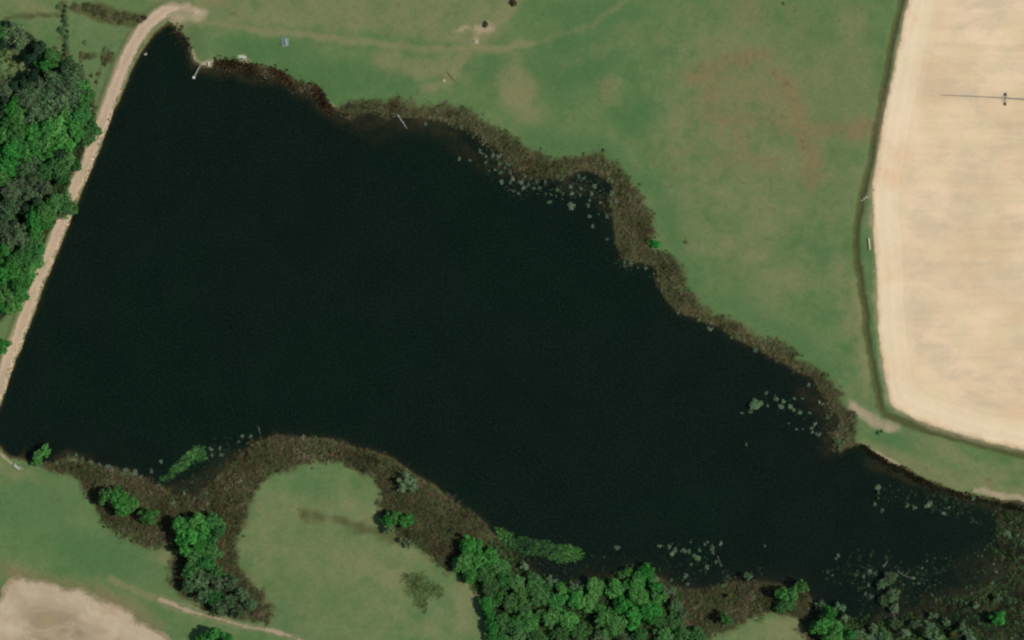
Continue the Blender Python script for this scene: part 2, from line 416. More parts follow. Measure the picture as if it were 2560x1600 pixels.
red = np.maximum.reduce([
    stroke([(1730, 195), (1790, 180), (1850, 160), (1900, 150)], 27, .9), .8 * stroke([(1800, 190), (1790, 250), (1780, 310), (2745, 345)], 27, .9), stroke([(1945, 200), (1990, 240), (2010, 300), (2030, 350), (2042, 400), (2030, 450)], 27, .9),
    .7 * stroke([(1840, 320), (1850, 390), (1930, 420)], 24, .9), .5 * blob(1900, 250, 130, 110), .6 * blob(1820, 400, 50, 30), .35 * blob(1820, 280, 140, 160), .4 * blob(540, 10, 60, 20), .35 * blob(1520, 215, 30, 40), .85 * stroke([(-20, 1410), (60, 1436), (200, 1476), (300, 1516), (390, 1566)], 22, .95),
    .5 * stroke([(290, 210), (265, 270), (250, 300)], 10), .5 * blob(1870, 30, 60, 40)])
lush = np.maximum.reduce([
    blob(1440, 160, 110, 80, 15, .7), blob(1590, 280, 60, 60), blob(1660, 400, 40, 70, 30), .8 * blob(1500, 40, 130, 40), .9 * blob(800, 200, 150, 55, -12), .9 * blob(650, 130, 110, 42), .8 * blob(960, 215, 120, 40), .8 * blob(1220, 170, 24, 70, -30),
    .8 * stroke([(1320, 340), (1420, 370), (1560, 400), (1640, 480), (1690, 600), (1740, 710)], 34, .9), .7 * stroke([(1760, 740), (1900, 800), (2000, 870), (2060, 930)], 28, .9), .7 * blob(2020, 580, 60, 50), .6 * blob(1990, 470, 50, 60), .7 * blob(2060, 640, 40, 50),
    .6 * blob(2010, 60, 80, 60), .8 * blob(250, 1390, 150, 60, -20), .6 * blob(60, 1260, 120, 60), .7 * blob(780, 1230, 60, 50), .7 * blob(760, 1500, 130, 60), .7 * blob(2250, 1110, 90, 22, -18), .7 * blob(390, 1530, 50, 14, -25), .6 * blob(1960, 30, 40, 60), .5 * blob(2080, 350, 50, 90)])
weed = np.maximum.reduce([
    1.4 * area([(165, 16), (240, 10), (330, 30), (374, 46), (352, 60), (300, 64), (260, 54), (225, 44), (190, 34)], 2.2), .8 * stroke([(20, 45), (90, 40), (140, 38)], 7, .9), 1.2 * blob(216, 141, 22, 10), 1.2 * blob(268, 143, 16, 20, 20), .5 * stroke([(255, 160), (245, 200), (240, 220)], 7),
    .75 * stroke([(760, 1292), (850, 1302), (930, 1322), (985, 1345)], 16, .9), .6 * blob(895, 1315, 40, 22), np.clip(1.2 * np.exp(-(dD / 1.55) ** 2), 0, 1) * (dL > 2), .5 * blob(230, 1520, 60, 10, -22),
    .35 * (1 - sstep(1.0, 5.0, dF2)), stroke([(162, 10), (160, 50), (164, 100), (166, 150)], 9, .9) * 1.0])
sand = np.maximum.reduce([
    blob(518, 160, 26, 10, 0, .7), .8 * stroke([(480, 125), (484, 148), (500, 160)], 7, .8), .7 * blob(612, 152, 14, 8), 1.0 * stroke([(420, 26), (460, 24), (500, 34)], 12, .9), .75 * blob(462, 48, 50, 16), .75 * blob(1205, 75, 30, 16, 25), .8 * blob(1187, 106, 12, 9), .5 * blob(1160, 78, 30, 8),
    .85 * stroke([(2125, 1005), (2155, 1025), (2190, 1052), (2240, 1078)], 13, .95), .8 * blob(2225, 1074, 26, 12, -20), .9 * stroke([(2165, 1118), (2220, 1150), (2280, 1185)], 6, .7), .8 * stroke([(2440, 1226), (2520, 1240), (2600, 1252)], 8, .8), .5 * (1 - sstep(.2, 2.6, dF)) * (dF > -1) * (dL > 0), .25 * (1 - sstep(.0, 2.2, dF2)) * (dL > 0),
    .95 * (1 - sstep(1.5, 3.6, dR)) * (dL > 0) * (1 - .5 * sstep(P1(410, 30)[0], P1(470, 30)[0], GX)), .8 * stroke([(0, 1138), (20, 1152), (50, 1175)], 4, .8), .5 * (1 - sstep(.6, 2.2, dT)), .5 * stroke([(815, 255), (835, 266), (870, 272)], 5), .9 * (1 - sstep(1.1, 2.6, dR)) * (dL > -1),
    .5 * stroke([(150, 470), (140, 510)], 8), .6 * blob(150, 495, 14, 8)])
litter = np.clip(np.maximum(thick_m, reed_m), 0, 1)
litter = np.maximum(litter, (dL < 1.0) * (dL > -40) * sstep(-.5, .6, 1 - np.abs(dL) / 2.0) * (dR > 4))
weedgreen = area([(1010, 1432), (1060, 1430), (1068, 1455), (1105, 1475), (1110, 1490), (1075, 1490), (1062, 1525), (1045, 1520), (1040, 1495), (1012, 1488), (1020, 1465), (1008, 1450)], 2.2)

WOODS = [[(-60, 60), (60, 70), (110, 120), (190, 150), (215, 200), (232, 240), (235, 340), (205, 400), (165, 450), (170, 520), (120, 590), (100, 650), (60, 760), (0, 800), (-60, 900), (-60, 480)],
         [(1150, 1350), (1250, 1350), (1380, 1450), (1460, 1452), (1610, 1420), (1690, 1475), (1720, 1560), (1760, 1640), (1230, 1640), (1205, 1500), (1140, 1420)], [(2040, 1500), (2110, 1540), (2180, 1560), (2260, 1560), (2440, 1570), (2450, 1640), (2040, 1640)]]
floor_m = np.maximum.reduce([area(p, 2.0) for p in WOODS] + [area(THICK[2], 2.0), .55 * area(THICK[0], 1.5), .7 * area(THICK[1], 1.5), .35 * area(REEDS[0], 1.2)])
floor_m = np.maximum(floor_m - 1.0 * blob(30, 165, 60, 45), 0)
# ---- ground material
g = Mat('ground_material')
n_big = g.noise(.018, 5, .6); n_mid = g.noise(.09, 6, .62); n_fine = g.noise(.55, 6, .7); n_px = g.noise(2.2, 3, .7)
A = {k: g.attr(k) for k in ('dry', 'red', 'lush', 'weed', 'sand', 'litter', 'bed', 'weedgreen', 'floor')}
def soft(a, n, amp=.7, lo=.2, hi=.8):
    return g.ramp(g.math('ADD', a, g.math('MULTIPLY', g.math('SUBTRACT', n, .5), amp)), lo, hi)
n_sm = g.noise(.24, 5, .65)
def wt(a, n, amp, lo, hi, k): return g.math('MULTIPLY', soft(a, n, amp, lo, hi), k)
n_m2 = g.math('ADD', g.math('MULTIPLY', n_mid, .6), g.math('MULTIPLY', n_sm, .4))
grass = g.mix(g.ramp(n_m2, .34, .66), lin(80, 110, 65), lin(101, 123, 77))
grass = g.mix(g.math('MULTIPLY', g.ramp(n_big, .35, .7), .7), grass, lin(100, 117, 75))
grass = g.mix(wt(A['lush'], n_m2, 1.5, -.1, 1.25, .8), grass, lin(70, 108, 62))
grass = g.mix(wt(A['dry'], n_m2, 1.9, -.02, 1.35, .82), grass, lin(130, 127, 89))
grass = g.mix(wt(A['red'], n_m2, 2.2, .0, 1.6, .7), grass, lin(130, 106, 76))
grass = g.mix(wt(A['weed'], n_sm, 1.6, .1, 1.0, .85), grass, g.mix(n_fine, lin(66, 66, 40), lin(86, 88, 52)))
grass = g.mix(wt(A['weedgreen'], n_sm, 1.6, .1, 1.2, .6), grass, lin(62, 86, 42))
grass = g.mix(soft(A['sand'], n_m2, 1.3, .1, 1.05), grass, g.mix(n_sm, lin(146, 134, 106), lin(182, 163, 134)))
grass = g.mix(soft(A['litter'], n_sm, 1.7, .1, 1.0), grass, g.mix(n_fine, lin(54, 50, 33), lin(90, 88, 56)))
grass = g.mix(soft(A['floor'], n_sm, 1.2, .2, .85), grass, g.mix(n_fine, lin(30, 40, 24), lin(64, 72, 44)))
spk = g.math('ADD', .60, g.math('ADD', g.math('MULTIPLY', n_fine, .44), g.math('MULTIPLY', n_px, .36)))
grass = g.mix(1.0, grass, spk, 'MULTIPLY')
mud = g.mix(g.ramp(n_sm, .3, .7), lin(52, 44, 32), lin(94, 72, 50))
gcol = g.mix(A['bed'], grass, mud)
g.diffuse(gcol, g.bump(g.math('ADD', n_fine, g.math('MULTIPLY', n_px, .5)), .5, .25), .95, .05)
ny, nx = GX.shape
idx = np.arange(nx * ny).reshape(ny, nx)
faces = np.stack([idx[:-1, :-1], idx[:-1, 1:], idx[1:, 1:], idx[1:, :-1]], -1).reshape(-1, 4)
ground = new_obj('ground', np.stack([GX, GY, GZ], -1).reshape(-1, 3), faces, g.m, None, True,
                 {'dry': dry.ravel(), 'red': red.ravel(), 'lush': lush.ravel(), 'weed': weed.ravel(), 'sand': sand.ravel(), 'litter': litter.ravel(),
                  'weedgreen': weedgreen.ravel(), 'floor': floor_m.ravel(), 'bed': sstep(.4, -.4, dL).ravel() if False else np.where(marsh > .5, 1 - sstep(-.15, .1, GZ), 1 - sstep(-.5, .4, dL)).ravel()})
tag(ground, 'green and dry olive pasture grass around the dark lake', kind='structure')

# ---- sheets draped on the ground (road, fields, track)
def drape(name, fn, bbox, h, lift, mat, label, extra=None):
    xs = np.arange(bbox[0], bbox[1] + h, h); ys = np.arange(bbox[2], bbox[3] + h, h)
    X, Y = np.meshgrid(xs, ys)
    d = fn(X, Y)
    e = .05
    gx_ = (fn(X + e, Y) - fn(X - e, Y)) / (2 * e); gy_ = (fn(X, Y + e) - fn(X, Y - e)) / (2 * e)
    gn = np.maximum(np.hypot(gx_, gy_), .3)
    near = np.abs(d) < .75 * h
    X = np.where(near, X - d * gx_ / gn ** 2, X); Y = np.where(near, Y - d * gy_ / gn ** 2, Y)
    ins = (d < 0) | near
    id_ = np.arange(X.size).reshape(X.shape)
    ok = ins[:-1, :-1] & ins[:-1, 1:] & ins[1:, 1:] & ins[1:, :-1] & ~(near[:-1, :-1] & near[:-1, 1:] & near[1:, 1:] & near[1:, :-1])
    f = np.stack([id_[:-1, :-1], id_[:-1, 1:], id_[1:, 1:], id_[1:, :-1]], -1)[ok]
    used, inv = np.unique(f, return_inverse=True)
    V = np.stack([X.ravel()[used], Y.ravel()[used], zat(X.ravel()[used], Y.ravel()[used]) + lift], 1)
    dd = fn(V[:, 0], V[:, 1])
    o = new_obj(name, V, inv.reshape(-1, 4), mat, None, True, {'inset': -dd})
    tag(o, label, kind='structure')
    return o

def wob(X, Y, a, s, seed): return a * (fbm(X, Y, s, seed, 3) - .5) * 2

RX0, RX1 = P1(400, 30)[0], P1(466, 25)[0]
# dirt road on the dam
m = Mat('dirt_road_material')
n1 = m.noise(.12, 5); n2 = m.noise(.9, 5, .65)
c = m.mix(m.ramp(n1, .3, .7), lin(176, 158, 130), lin(192, 168, 142))
rut = m.ramp(m.math('ABSOLUTE', m.math('SUBTRACT', m.attr('inset'), 1.0)), .55, .1)
c = m.mix(m.math('MULTIPLY', rut, .35), c, lin(200, 178, 150))
c = m.mix(m.math('MULTIPLY', m.ramp(m.attr('inset'), 1.5, 2.4), .22), c, lin(160, 146, 116))
c = m.mix(m.math('MULTIPLY', m.ramp(m.math('ADD', m.attr('inset'), m.math('MULTIPLY', m.math('SUBTRACT', n2, .5), 1.6)), .75, -.1), .7), c, lin(138, 126, 98))
c = m.mix(1.0, c, m.math('ADD', .84, m.math('MULTIPLY', n2, .3)), 'MULTIPLY')
m.diffuse(c, m.bump(n2, .4, .12), .95, .05)
drape('dirt_road', lambda X, Y: seg_dist(X, Y, road_w, False) - 2.35 + 1.7 * sstep(RX0, RX1, X) + wob(X, Y, .55, 3.0, 4) + wob(X, Y, .35, 1.2, 14), (-216, -115, -70, 125), .45, .05, m.m, 'pale sandy dirt road running along the dam west of the lake')

def field_mat(name, c1, c2, c3, c4, pale, pale_amt, streak, soft_edge, edge_col):
    m = Mat(name)
    a = m.noise(.03, 5, .6); b = m.noise(.11, 5, .6); f = m.noise(.8, 5, .7)
    st = m.noise(1.0, 5, .6, m.pos(streak), .3)
    w = m.noise(.055, 5, .62, m.pos((1, 1.6, 1)), .6)
    c = m.mix(m.ramp(a, .36, .64), c1, c2)
    c = m.mix(m.math('MULTIPLY', m.ramp(b, .42, .66), .75), c, c3)
    c = m.mix(m.math('MULTIPLY', m.ramp(w, .46, .66), .55), c, c4)
    ins = m.math('ADD', m.attr('inset'), m.math('MULTIPLY', m.math('SUBTRACT', b, .5), 5.0))
    band = m.math('MULTIPLY', m.ramp(ins, .2, 3.0), m.ramp(ins, 14.0, 5.0))
    c = m.mix(m.math('MULTIPLY', band, pale_amt), c, pale)
    c = m.mix(m.math('MULTIPLY', m.math('MULTIPLY', m.ramp(m.noise(.045, 4, .6), .5, .68), m.ramp(m.attr('inset'), 24.0, 4.0)), .6), c, tuple(v * k for v, k in zip(c1[:3], (.93, .80, .66))) + (1,))
    comb = m.n('ShaderNodeCombineXYZ'); m.put(comb.inputs[0], m.math('MULTIPLY', m.attr('inset'), .55)); m.put(comb.inputs[1], m.math('MULTIPLY', b, 1.2))
    st2 = m.noise(1.0, 4, .6, comb.outputs[0])
    edge = m.ramp(m.attr('inset'), 18.0, 6.0)
    st = m.math('ADD', m.math('MULTIPLY', st, m.math('SUBTRACT', 1.0, edge)), m.math('MULTIPLY', st2, edge))
    k = m.math('ADD', .74, m.math('ADD', m.math('MULTIPLY', st, .34), m.math('MULTIPLY', f, .16)))
    c = m.mix(1.0, c, k, 'MULTIPLY')
    e = m.math('ADD', m.attr('inset'), m.math('MULTIPLY', m.math('SUBTRACT', m.noise(.35, 5, .7), .5), soft_edge * 2.2))
    c = m.mix(m.math('MULTIPLY', m.ramp(e, soft_edge, -.1), .85), c, edge_col)
    return m.diffuse(c, m.bump(m.math('ADD', st, m.math('MULTIPLY', f, .4)), .35, .2), .95, .05)

fm = field_mat('bare_field_material', lin(228, 202, 168), lin(212, 186, 150), lin(216, 198, 158), lin(198, 180, 152), lin(230, 212, 178), .7, (.02, .25, 1), 1.2, lin(150, 138, 104))
drape('crop_field', lambda X, Y: sdf(X, Y, field_w) + wob(X, Y, .5, 4, 8), (130, 330, -75, 160), .9, .06, fm, 'bare pale tan crop field east of the ditch')
fm2 = field_mat('bare_field_south_material', lin(170, 152, 126), lin(146, 132, 106), lin(160, 142, 108), lin(198, 182, 152), lin(194, 178, 148), .55, (.06, .15, 1), 2.8, lin(122, 116, 84))
drape('crop_field', lambda X, Y: sdf(X, Y, field2_w) + wob(X, Y, 1.6, 8, 2) + wob(X, Y, .8, 1.8, 12) - 3.6, (-205, -105, -140, -92), .5, .06, fm2, 'greyish tan bare field in the south-west corner')
m = Mat('farm_track_material')
n2 = m.noise(.9, 5, .65); n1 = m.noise(.15, 4)
c = m.mix(m.ramp(m.math('ADD', m.attr('inset'), m.math('MULTIPLY', m.math('SUBTRACT', m.noise(.5, 4, .7), .5), 2.2)), .1, 1.3), lin(106, 116, 78), lin(164, 148, 122))
c = m.mix(1.0, c, m.math('ADD', .82, m.math('MULTIPLY', n2, .34)), 'MULTIPLY')
m.diffuse(c, m.bump(n2, .4, .12), .95, .05)
drape('path', lambda X, Y: seg_dist(X, Y, track_w, False) - 1.25 + wob(X, Y, .7, 4, 6), (-155, -60, -130, -95), .45, .05, m.m, 'faint sandy farm track below the peninsula thicket')

# ---- water: a body with a surface, light is absorbed on the way to the bed
def water():
    h = 4.0
    xs = np.arange(-216, 217, h); ys = np.arange(-132, 133, h)
    X, Y = np.meshgrid((xs[:-1] + xs[1:]) / 2, (ys[:-1] + ys[1:]) / 2)
    cell = (sdf(X, Y, lake_w) < 4.5) | (sdf(X, Y, marsh_w) < 3)
    V = {}; verts = []; F = []
    def vid(i, j, k):
        key = (i, j, k)
        if key not in V:
            V[key] = len(verts); verts.append((xs[i], ys[j], 0.0 if k else -6.0))
        return V[key]
    nj, ni = cell.shape
    at = lambda i, j: 0 <= i < ni and 0 <= j < nj and cell[j, i]
    for j in range(nj):
        for i in range(ni):
            if not cell[j, i]: continue
            F.append((vid(i, j, 1), vid(i + 1, j, 1), vid(i + 1, j + 1, 1), vid(i, j + 1, 1)))
            F.append((vid(i, j, 0), vid(i, j + 1, 0), vid(i + 1, j + 1, 0), vid(i + 1, j, 0)))
            if not at(i - 1, j): F.append((vid(i, j, 0), vid(i, j, 1), vid(i, j + 1, 1), vid(i, j + 1, 0)))
            if not at(i + 1, j): F.append((vid(i + 1, j, 0), vid(i + 1, j + 1, 0), vid(i + 1, j + 1, 1), vid(i + 1, j, 1)))
            if not at(i, j - 1): F.append((vid(i, j, 0), vid(i + 1, j, 0), vid(i + 1, j, 1), vid(i, j, 1)))
            if not at(i, j + 1): F.append((vid(i, j + 1, 0), vid(i, j + 1, 1), vid(i + 1, j + 1, 1), vid(i + 1, j + 1, 0)))
    m = Mat('lake_water_material')
    rip = m.math('ADD', m.noise(1.6, 4, .7, m.pos((1, .6, 1))), m.math('MULTIPLY', m.noise(.25, 3, .6), .6))
    nb = m.bump(rip, .5, .12)
    lo = m.noise(.012, 4, .6)
    tur = m.mix(m.ramp(lo, .38, .66), lin(43, 76, 53), lin(46, 70, 53))
    tur = m.mix(1.0, tur, m.math('ADD', .38, m.math('ADD', m.math('MULTIPLY', m.ramp(m.noise(1.6, 2, .6), .38, .64), 1.0), m.math('MULTIPLY', m.ramp(m.noise(.05, 4, .6), .3, .7), .22))), 'MULTIPLY')
    d = m.n('ShaderNodeBsdfDiffuse'); m.put(d.inputs['Color'], tur)
    tr = m.n('ShaderNodeBsdfTransparent'); tr.inputs[0].default_value = (.86, .92, .88, 1)
    x = m.n('ShaderNodeMixShader'); x.inputs[0].default_value = .16
    m.t.links.new(tr.outputs[0], x.inputs[1]); m.t.links.new(d.outputs[0], x.inputs[2])
    gl = m.n('ShaderNodeBsdfGlossy', Roughness=.04); m.put(gl.inputs['Normal'], nb)
    fr = m.n('ShaderNodeFresnel', IOR=1.33); m.put(fr.inputs['Normal'], nb)
    y = m.n('ShaderNodeMixShader'); m.t.links.new(fr.outputs[0], y.inputs[0])
    m.t.links.new(x.outputs[0], y.inputs[1]); m.t.links.new(gl.outputs[0], y.inputs[2])
    m.t.links.new(y.outputs[0], m.out.inputs['Surface'])
    va = m.n('ShaderNodeVolumeAbsorption', Density=1.5); va.inputs['Color'].default_value = (.45, .38, .22, 1)
    m.t.links.new(va.outputs[0], m.out.inputs['Volume'])
    o = new_obj('lake_water', verts, F, m.m)
    tag(o, 'dark green-black still lake water', kind='structure')
water()

# ------------------------------------------------------------------ vegetation meshes
def quads(cent, nrm, size, aspect=1.6, jit=.35, r=rng):
    """one small leaf-spray face per centre, facing nrm"""
    n = len(cent)
    nrm = nrm / (np.linalg.norm(nrm, axis=1, keepdims=True) + 1e-9)
    t = r.normal(size=(n, 3)); a = np.cross(nrm, t); a /= np.linalg.norm(a, axis=1, keepdims=True) + 1e-9
    b = np.cross(nrm, a)
    s = (size * (1 + jit * r.normal(size=n)).clip(.4, 2))[:, None]
    v = np.stack([cent + a * s * aspect * .5, cent + b * s * .5, cent - a * s * aspect * .5, cent - b * s * .5], 1)
    return v.reshape(-1, 3), np.arange(4 * n).reshape(n, 4)

def crown_mesh(name, mat, n, h, r, lobes, leaf, seed, top=.7, fill=.2, conic=0.0, z0=.30, wide=1.0):
    """leaf sprays on many uneven lobes, some standing above the rest, gaps between"""
    q = np.random.default_rng(seed)
    cs, ns = [], []
    wts = q.uniform(.5, 1.6, lobes); wts /= wts.sum()
    sx, sy = q.uniform(.82, 1.15), q.uniform(.82, 1.15)
    for k in range(lobes):
        per = int(n * wts[k])
        u = q.random() ** .8 if k else 1.0
        a = q.uniform(0, 2 * math.pi)
        rr = r * (1 - conic * u) * wide * math.sqrt(q.random()) * (.95 - .55 * max(0, u - .35)) if k else 0
        zz = h * (z0 + (.92 - z0) * (u * .75 + .25 * q.random()))
        lr = r * (.16 + .26 * q.random() ** 1.4) * (1 - .4 * conic * u) * (1.2 if k < 4 else 1)
        c = np.array([math.cos(a) * rr * sx, math.sin(a) * rr * sy, zz - lr * .3])
        d = q.normal(size=(per, 3)); d /= np.linalg.norm(d, axis=1, keepdims=True)
        d[:, 2] = np.where(q.random(per) < top, np.abs(d[:, 2]), d[:, 2])
        sh = np.where(q.random(per) < fill, q.random(per) ** .5, .75 + .4 * q.random(per))
        bump_ = 1 + .3 * np.sin(d[:, 0] * 5 + k) * np.cos(d[:, 1] * 6 + 2 * k)
        cs.append(c + d * (sh * bump_)[:, None] * lr * np.array([1, 1, .85]))
        nn = d * .7 + .45 * q.normal(size=(per, 3)); nn[:, 2] += .75
        ns.append(nn)
    v, f = quads(np.concatenate(cs), np.concatenate(ns), leaf, 1.5, .35, q)
    me = new_obj(name, v, f, mat); dat = me.data
    bpy.data.objects.remove(me); return dat

def trunk_mesh(name, mat, h, r, seed, limbs=7, twig=False):
    q = random.Random(seed); b = MB()
    bend = [(q.uniform(-.2, .2), q.uniform(-.2, .2)) for _ in range(4)]
    pts = [(0, 0, -.3), (0, 0, 0), (bend[0][0], bend[0][1], h * .3), (bend[1][0] * 1.5, bend[1][1] * 1.5, h * .6), (bend[2][0] * 2, bend[2][1] * 2, h * .85)]
    w = .035 * h * .6
    b.tube(pts, [w * 1.4, w * 1.15, w * .8, w * .5, w * .2], 6)
    for k in range(limbs):
        z = h * (.28 + .5 * k / limbs); a = k * 2.4 + q.random()
        L = r * q.uniform(.6, .95)
        e = (math.cos(a) * L, math.sin(a) * L, z + L * q.uniform(.35, .8))
        mid = (math.cos(a + .15) * L * .5, math.sin(a + .15) * L * .5, z + L * .25)
        b.tube([(0, 0, z), mid, e], [w * .42, w * .28, w * .08], 4)
        if twig:
            for t in range(5):
                a2 = a + q.uniform(-.9, .9); l2 = L * q.uniform(.3, .55); f = q.uniform(.35, .9)
                s0 = (e[0] * f, e[1] * f, z + (e[2] - z) * f)
                b.tube([s0, (s0[0] + math.cos(a2) * l2, s0[1] + math.sin(a2) * l2, s0[2] + l2 * q.uniform(.2, .8))], [w * .16, w * .05], 3, False)
    o = b.build(name, mat); d = o.data; bpy.data.objects.remove(o); return d

M = {}
M['green'] = leaf_mat('bright_leaf_material', (.036, .160, .034, 1), (.098, .280, .068, 1), .35, .4)
M['dim'] = leaf_mat('mid_leaf_material', (.040, .130, .036, 1), (.084, .212, .064, 1), .3, .4)
M['olive'] = leaf_mat('grey_leaf_material', (.054, .112, .046, 1), (.112, .180, .082, 1), .25, .45)
M['dark'] = leaf_mat('dark_leaf_material', (.014, .034, .018, 1), (.030, .062, .032, 1), .15, .4)
M['pale'] = leaf_mat('pale_leaf_material', (.085, .165, .075, 1), (.16, .255, .125, 1), .3, .4)
M['yellow'] = leaf_mat('yellow_leaf_material', (.09, .12, .03, 1), (.15, .18, .05, 1), .3, .4)
M['brown'] = leaf_mat('brown_leaf_material', (.052, .044, .024, 1), (.105, .090, .050, 1), .2, .5)
M['weedy'] = leaf_mat('olive_weed_material', (.062, .068, .028, 1), (.110, .112, .052, 1), .2, .4)
M['tuft'] = leaf_mat('pale_water_plant_material', (.085, .125, .075, 1), (.175, .225, .145, 1), .2, .4, .6)
M['tuftgreen'] = leaf_mat('green_water_plant_material', (.065, .135, .065, 1), (.14, .215, .115, 1), .25, .4, .6)
M['tint'] = tint_mat('thicket_material')
M['bark'] = plain('bark_material', (.09, .075, .06), .9, .35, 4)
M['greybark'] = plain('grey_bark_material', (.17, .155, .135), .9, .3, 4)
M['wood'] = plain('weathered_wood_material', (.19, .20, .18), .85, .25, 6)
M['white'] = plain('white_paint_material', (.58, .58, .52), .5, .08, 3, .4)
M['palegreen'] = plain('pale_hull_material', (.40, .45, .35), .5, .15, 2, .3)
M['blue'] = plain('blue_tarp_material', (.15, .21, .19), .6, .25, 1.2, .3)
M['bluepale'] = plain('pale_tarp_material', (.27, .34, .28), .6, .15, 1.5, .3)
M['steel'] = plain('galvanised_steel_material', (.36, .32, .25), .5, .2, 3, .5)
M['tyre'] = plain('tyre_material', (.10, .09, .075), .9, .3, 3)
M['rock'] = plain('pale_rock_material', (.34, .32, .24), .9, .2, 1.5)
M['pipe'] = plain('pale_concrete_material', (.42, .36, .24), .85, .15, 1.0)
M['palewood'] = plain('bleached_wood_material', (.40, .41, .37), .8, .2, 4)
M['concrete'] = plain('grey_concrete_material', (.36, .38, .30), .9, .2, 1.0)
M['straw'] = plain('straw_material', (.36, .33, .22), .95, .25, 2.0)

KIND = {  # leaves, height, radius, lobes, leaf size
    'green': [crown_mesh('crown', M['green'], 2600, 10, 4.3, 24, .46, 11 + k) for k in range(5)],
    'dim': [crown_mesh('crown', M['dim'], 2300, 9, 4.3, 24, .44, 31 + k) for k in range(4)],
    'olive': [crown_mesh('crown', M['olive'], 1800, 9, 4.3, 26, .40, 51 + k, fill=.4) for k in range(4)],
    'dark': [crown_mesh('crown', M['dark'], 2600, 11, 3.8, 16, .45, 71 + k, conic=.6, z0=.15) for k in range(2)],
    'pale': [crown_mesh('crown', M['pale'], 1100, 7, 4.0, 12, .40, 91 + k, fill=.4) for k in range(3)],
    'yellow': [crown_mesh('crown', M['yellow'], 900, 7, 4.0, 9, .45, 111)],
}
HT = {'green': 10, 'dim': 9, 'olive': 9, 'dark': 11, 'pale': 7, 'yellow': 7}
TR = {k: [trunk_mesh('trunk', M['greybark' if k in ('olive', 'pale') else 'bark'], HT[k], 4.0, i * 7 + 1, 10 if k in ('olive', 'pale') else 7, k in ('olive', 'pale')) for i in range(len(v))] for k, v in KIND.items()}

ORD = ['first', 'second', 'third', 'fourth', 'fifth', 'sixth', 'seventh', 'eighth', 'ninth', 'tenth', 'eleventh', 'twelfth', 'thirteenth', 'fourteenth', 'fifteenth', 'sixteenth']
def ranks(items):
    xs = [i[0] for i in items]; ys = [i[1] for i in items]
    if len(items) == 1: return {0: ''}
    horiz = (max(xs) - min(xs)) >= (max(ys) - min(ys))
    order = sorted(range(len(items)), key=lambda i: items[i][0 if horiz else 1])
    first, last, side = ('leftmost', 'rightmost', 'left') if horiz else ('topmost', 'lowest', 'top')
    out = {}
    for k, i in enumerate(order):
        out[i] = ', ' + (first if k == 0 else last if k == len(items) - 1 else ORD[k] + ' from the ' + side)
    return out

def lump(name, me_list, px, py, rpx, hgt, base_r, label, cat, group, k):
    pass

tcount = 0
def trees(kind, desc, where, group, items, flat=1.0, name='broadleaf_tree'):
    """items: (photo x, photo y of the crown, crown radius in photo pixels)"""
    global tcount
    rk = ranks(items)
    for i, it in enumerate(items):
        px, py, rp = it
        v = tcount % len(KIND[kind]); tcount += 1
        r = rp * S / 4.0 * 1.06
        hz = r ** .55 * flat * random.uniform(.88, 1.12)
        x, y = P1(px, py, HT[kind] * hz * .62 + .8)
        root = empty(name, (x, y, z1(x, y, False) if zat(x, y) > -.6 else -.5), random.uniform(0, 6.28), (r * random.uniform(.85, 1.2), r * random.uniform(.85, 1.2), hz))
        tag(root, f'{desc} {where}{rk[i]}', 'tree', group)
        for nm, me in (('trunk', TR[kind][v]), ('crown', KIND[kind][v])):
            o = bpy.data.objects.new(nm, me); C.objects.link(o); o.parent = root

WG = 'trees of the wood west of the dirt road'
trees('dark', 'dark evergreen tree', 'on the north edge of the roadside wood', WG, [(97, 124, 27), (78, 146, 22), (160, 170, 24), (84, 190, 24), (60, 206, 20), (36, 214, 17)], name='evergreen_tree')
trees('dark', 'dark evergreen tree', 'beside the grey trees at the north-west corner', WG, [(18, 66, 17), (6, 112, 20)], name='evergreen_tree')
trees('dark', 'small dark evergreen', 'in the gaps of the roadside wood', WG, [(10, 250, 18), (54, 300, 17), (146, 385, 20), (92, 505, 20), (64, 522, 17), (34, 560, 18)], name='evergreen_tree')
trees('green', 'bright green tree', 'cut by the left edge at the north-west corner', WG, [(-6, 84, 22)])
trees('olive', 'thin grey green tree', 'beside the north-west corner evergreens', WG, [(36, 86, 24), (52, 104, 18)], name='sparse_tree')
trees('green', 'bright green tree', 'between the dark evergreens at the wood top', WG, [(128, 146, 21), (108, 162, 19)])
trees('olive', 'grey green sparse tree', 'in the upper roadside wood', WG, [(100, 222, 28), (134, 204, 26), (178, 192, 26), (192, 224, 25), (160, 224, 27)], name='sparse_tree')
trees('olive', 'grey green sparse tree', 'in roadside wood, second row', WG, [(70, 244, 27), (108, 252, 28), (146, 252, 28), (182, 256, 24), (12, 222, 24)], name='sparse_tree')
trees('olive', 'grey green sparse tree', 'in roadside wood, third row', WG, [(86, 284, 25), (118, 282, 24), (150, 278, 24), (8, 282, 20)], name='sparse_tree')
trees('green', 'small bright green tree', 'on the lawn side of the roadside wood', WG, [(212, 222, 20), (222, 236, 15), (206, 246, 15)])
trees('green', 'bright green tree', 'in the left clump below the grey trees', WG, [(30, 270, 26), (46, 290, 24), (18, 304, 25), (42, 318, 25), (8, 336, 24)])
trees('dim', 'mid green tree', 'reaching over the dirt road', WG, [(206, 300, 25), (222, 328, 25), (200, 286, 20), (216, 346, 19)])
trees('green', 'bright green tree', 'in the upper row of the big green clump', WG, [(176, 304, 25), (146, 312, 26), (116, 320, 26), (184, 334, 27), (90, 342, 24)])
trees('green', 'bright green tree', 'in the lower row of the big green clump', WG, [(152, 346, 27), (118, 350, 27), (96, 372, 25), (126, 376, 22), (68, 378, 22), (60, 346, 20)])
trees('green', 'bright green tree', 'along the left edge below the big clump', WG, [(36, 352, 23), (26, 384, 23), (14, 412, 25), (2, 444, 22)])
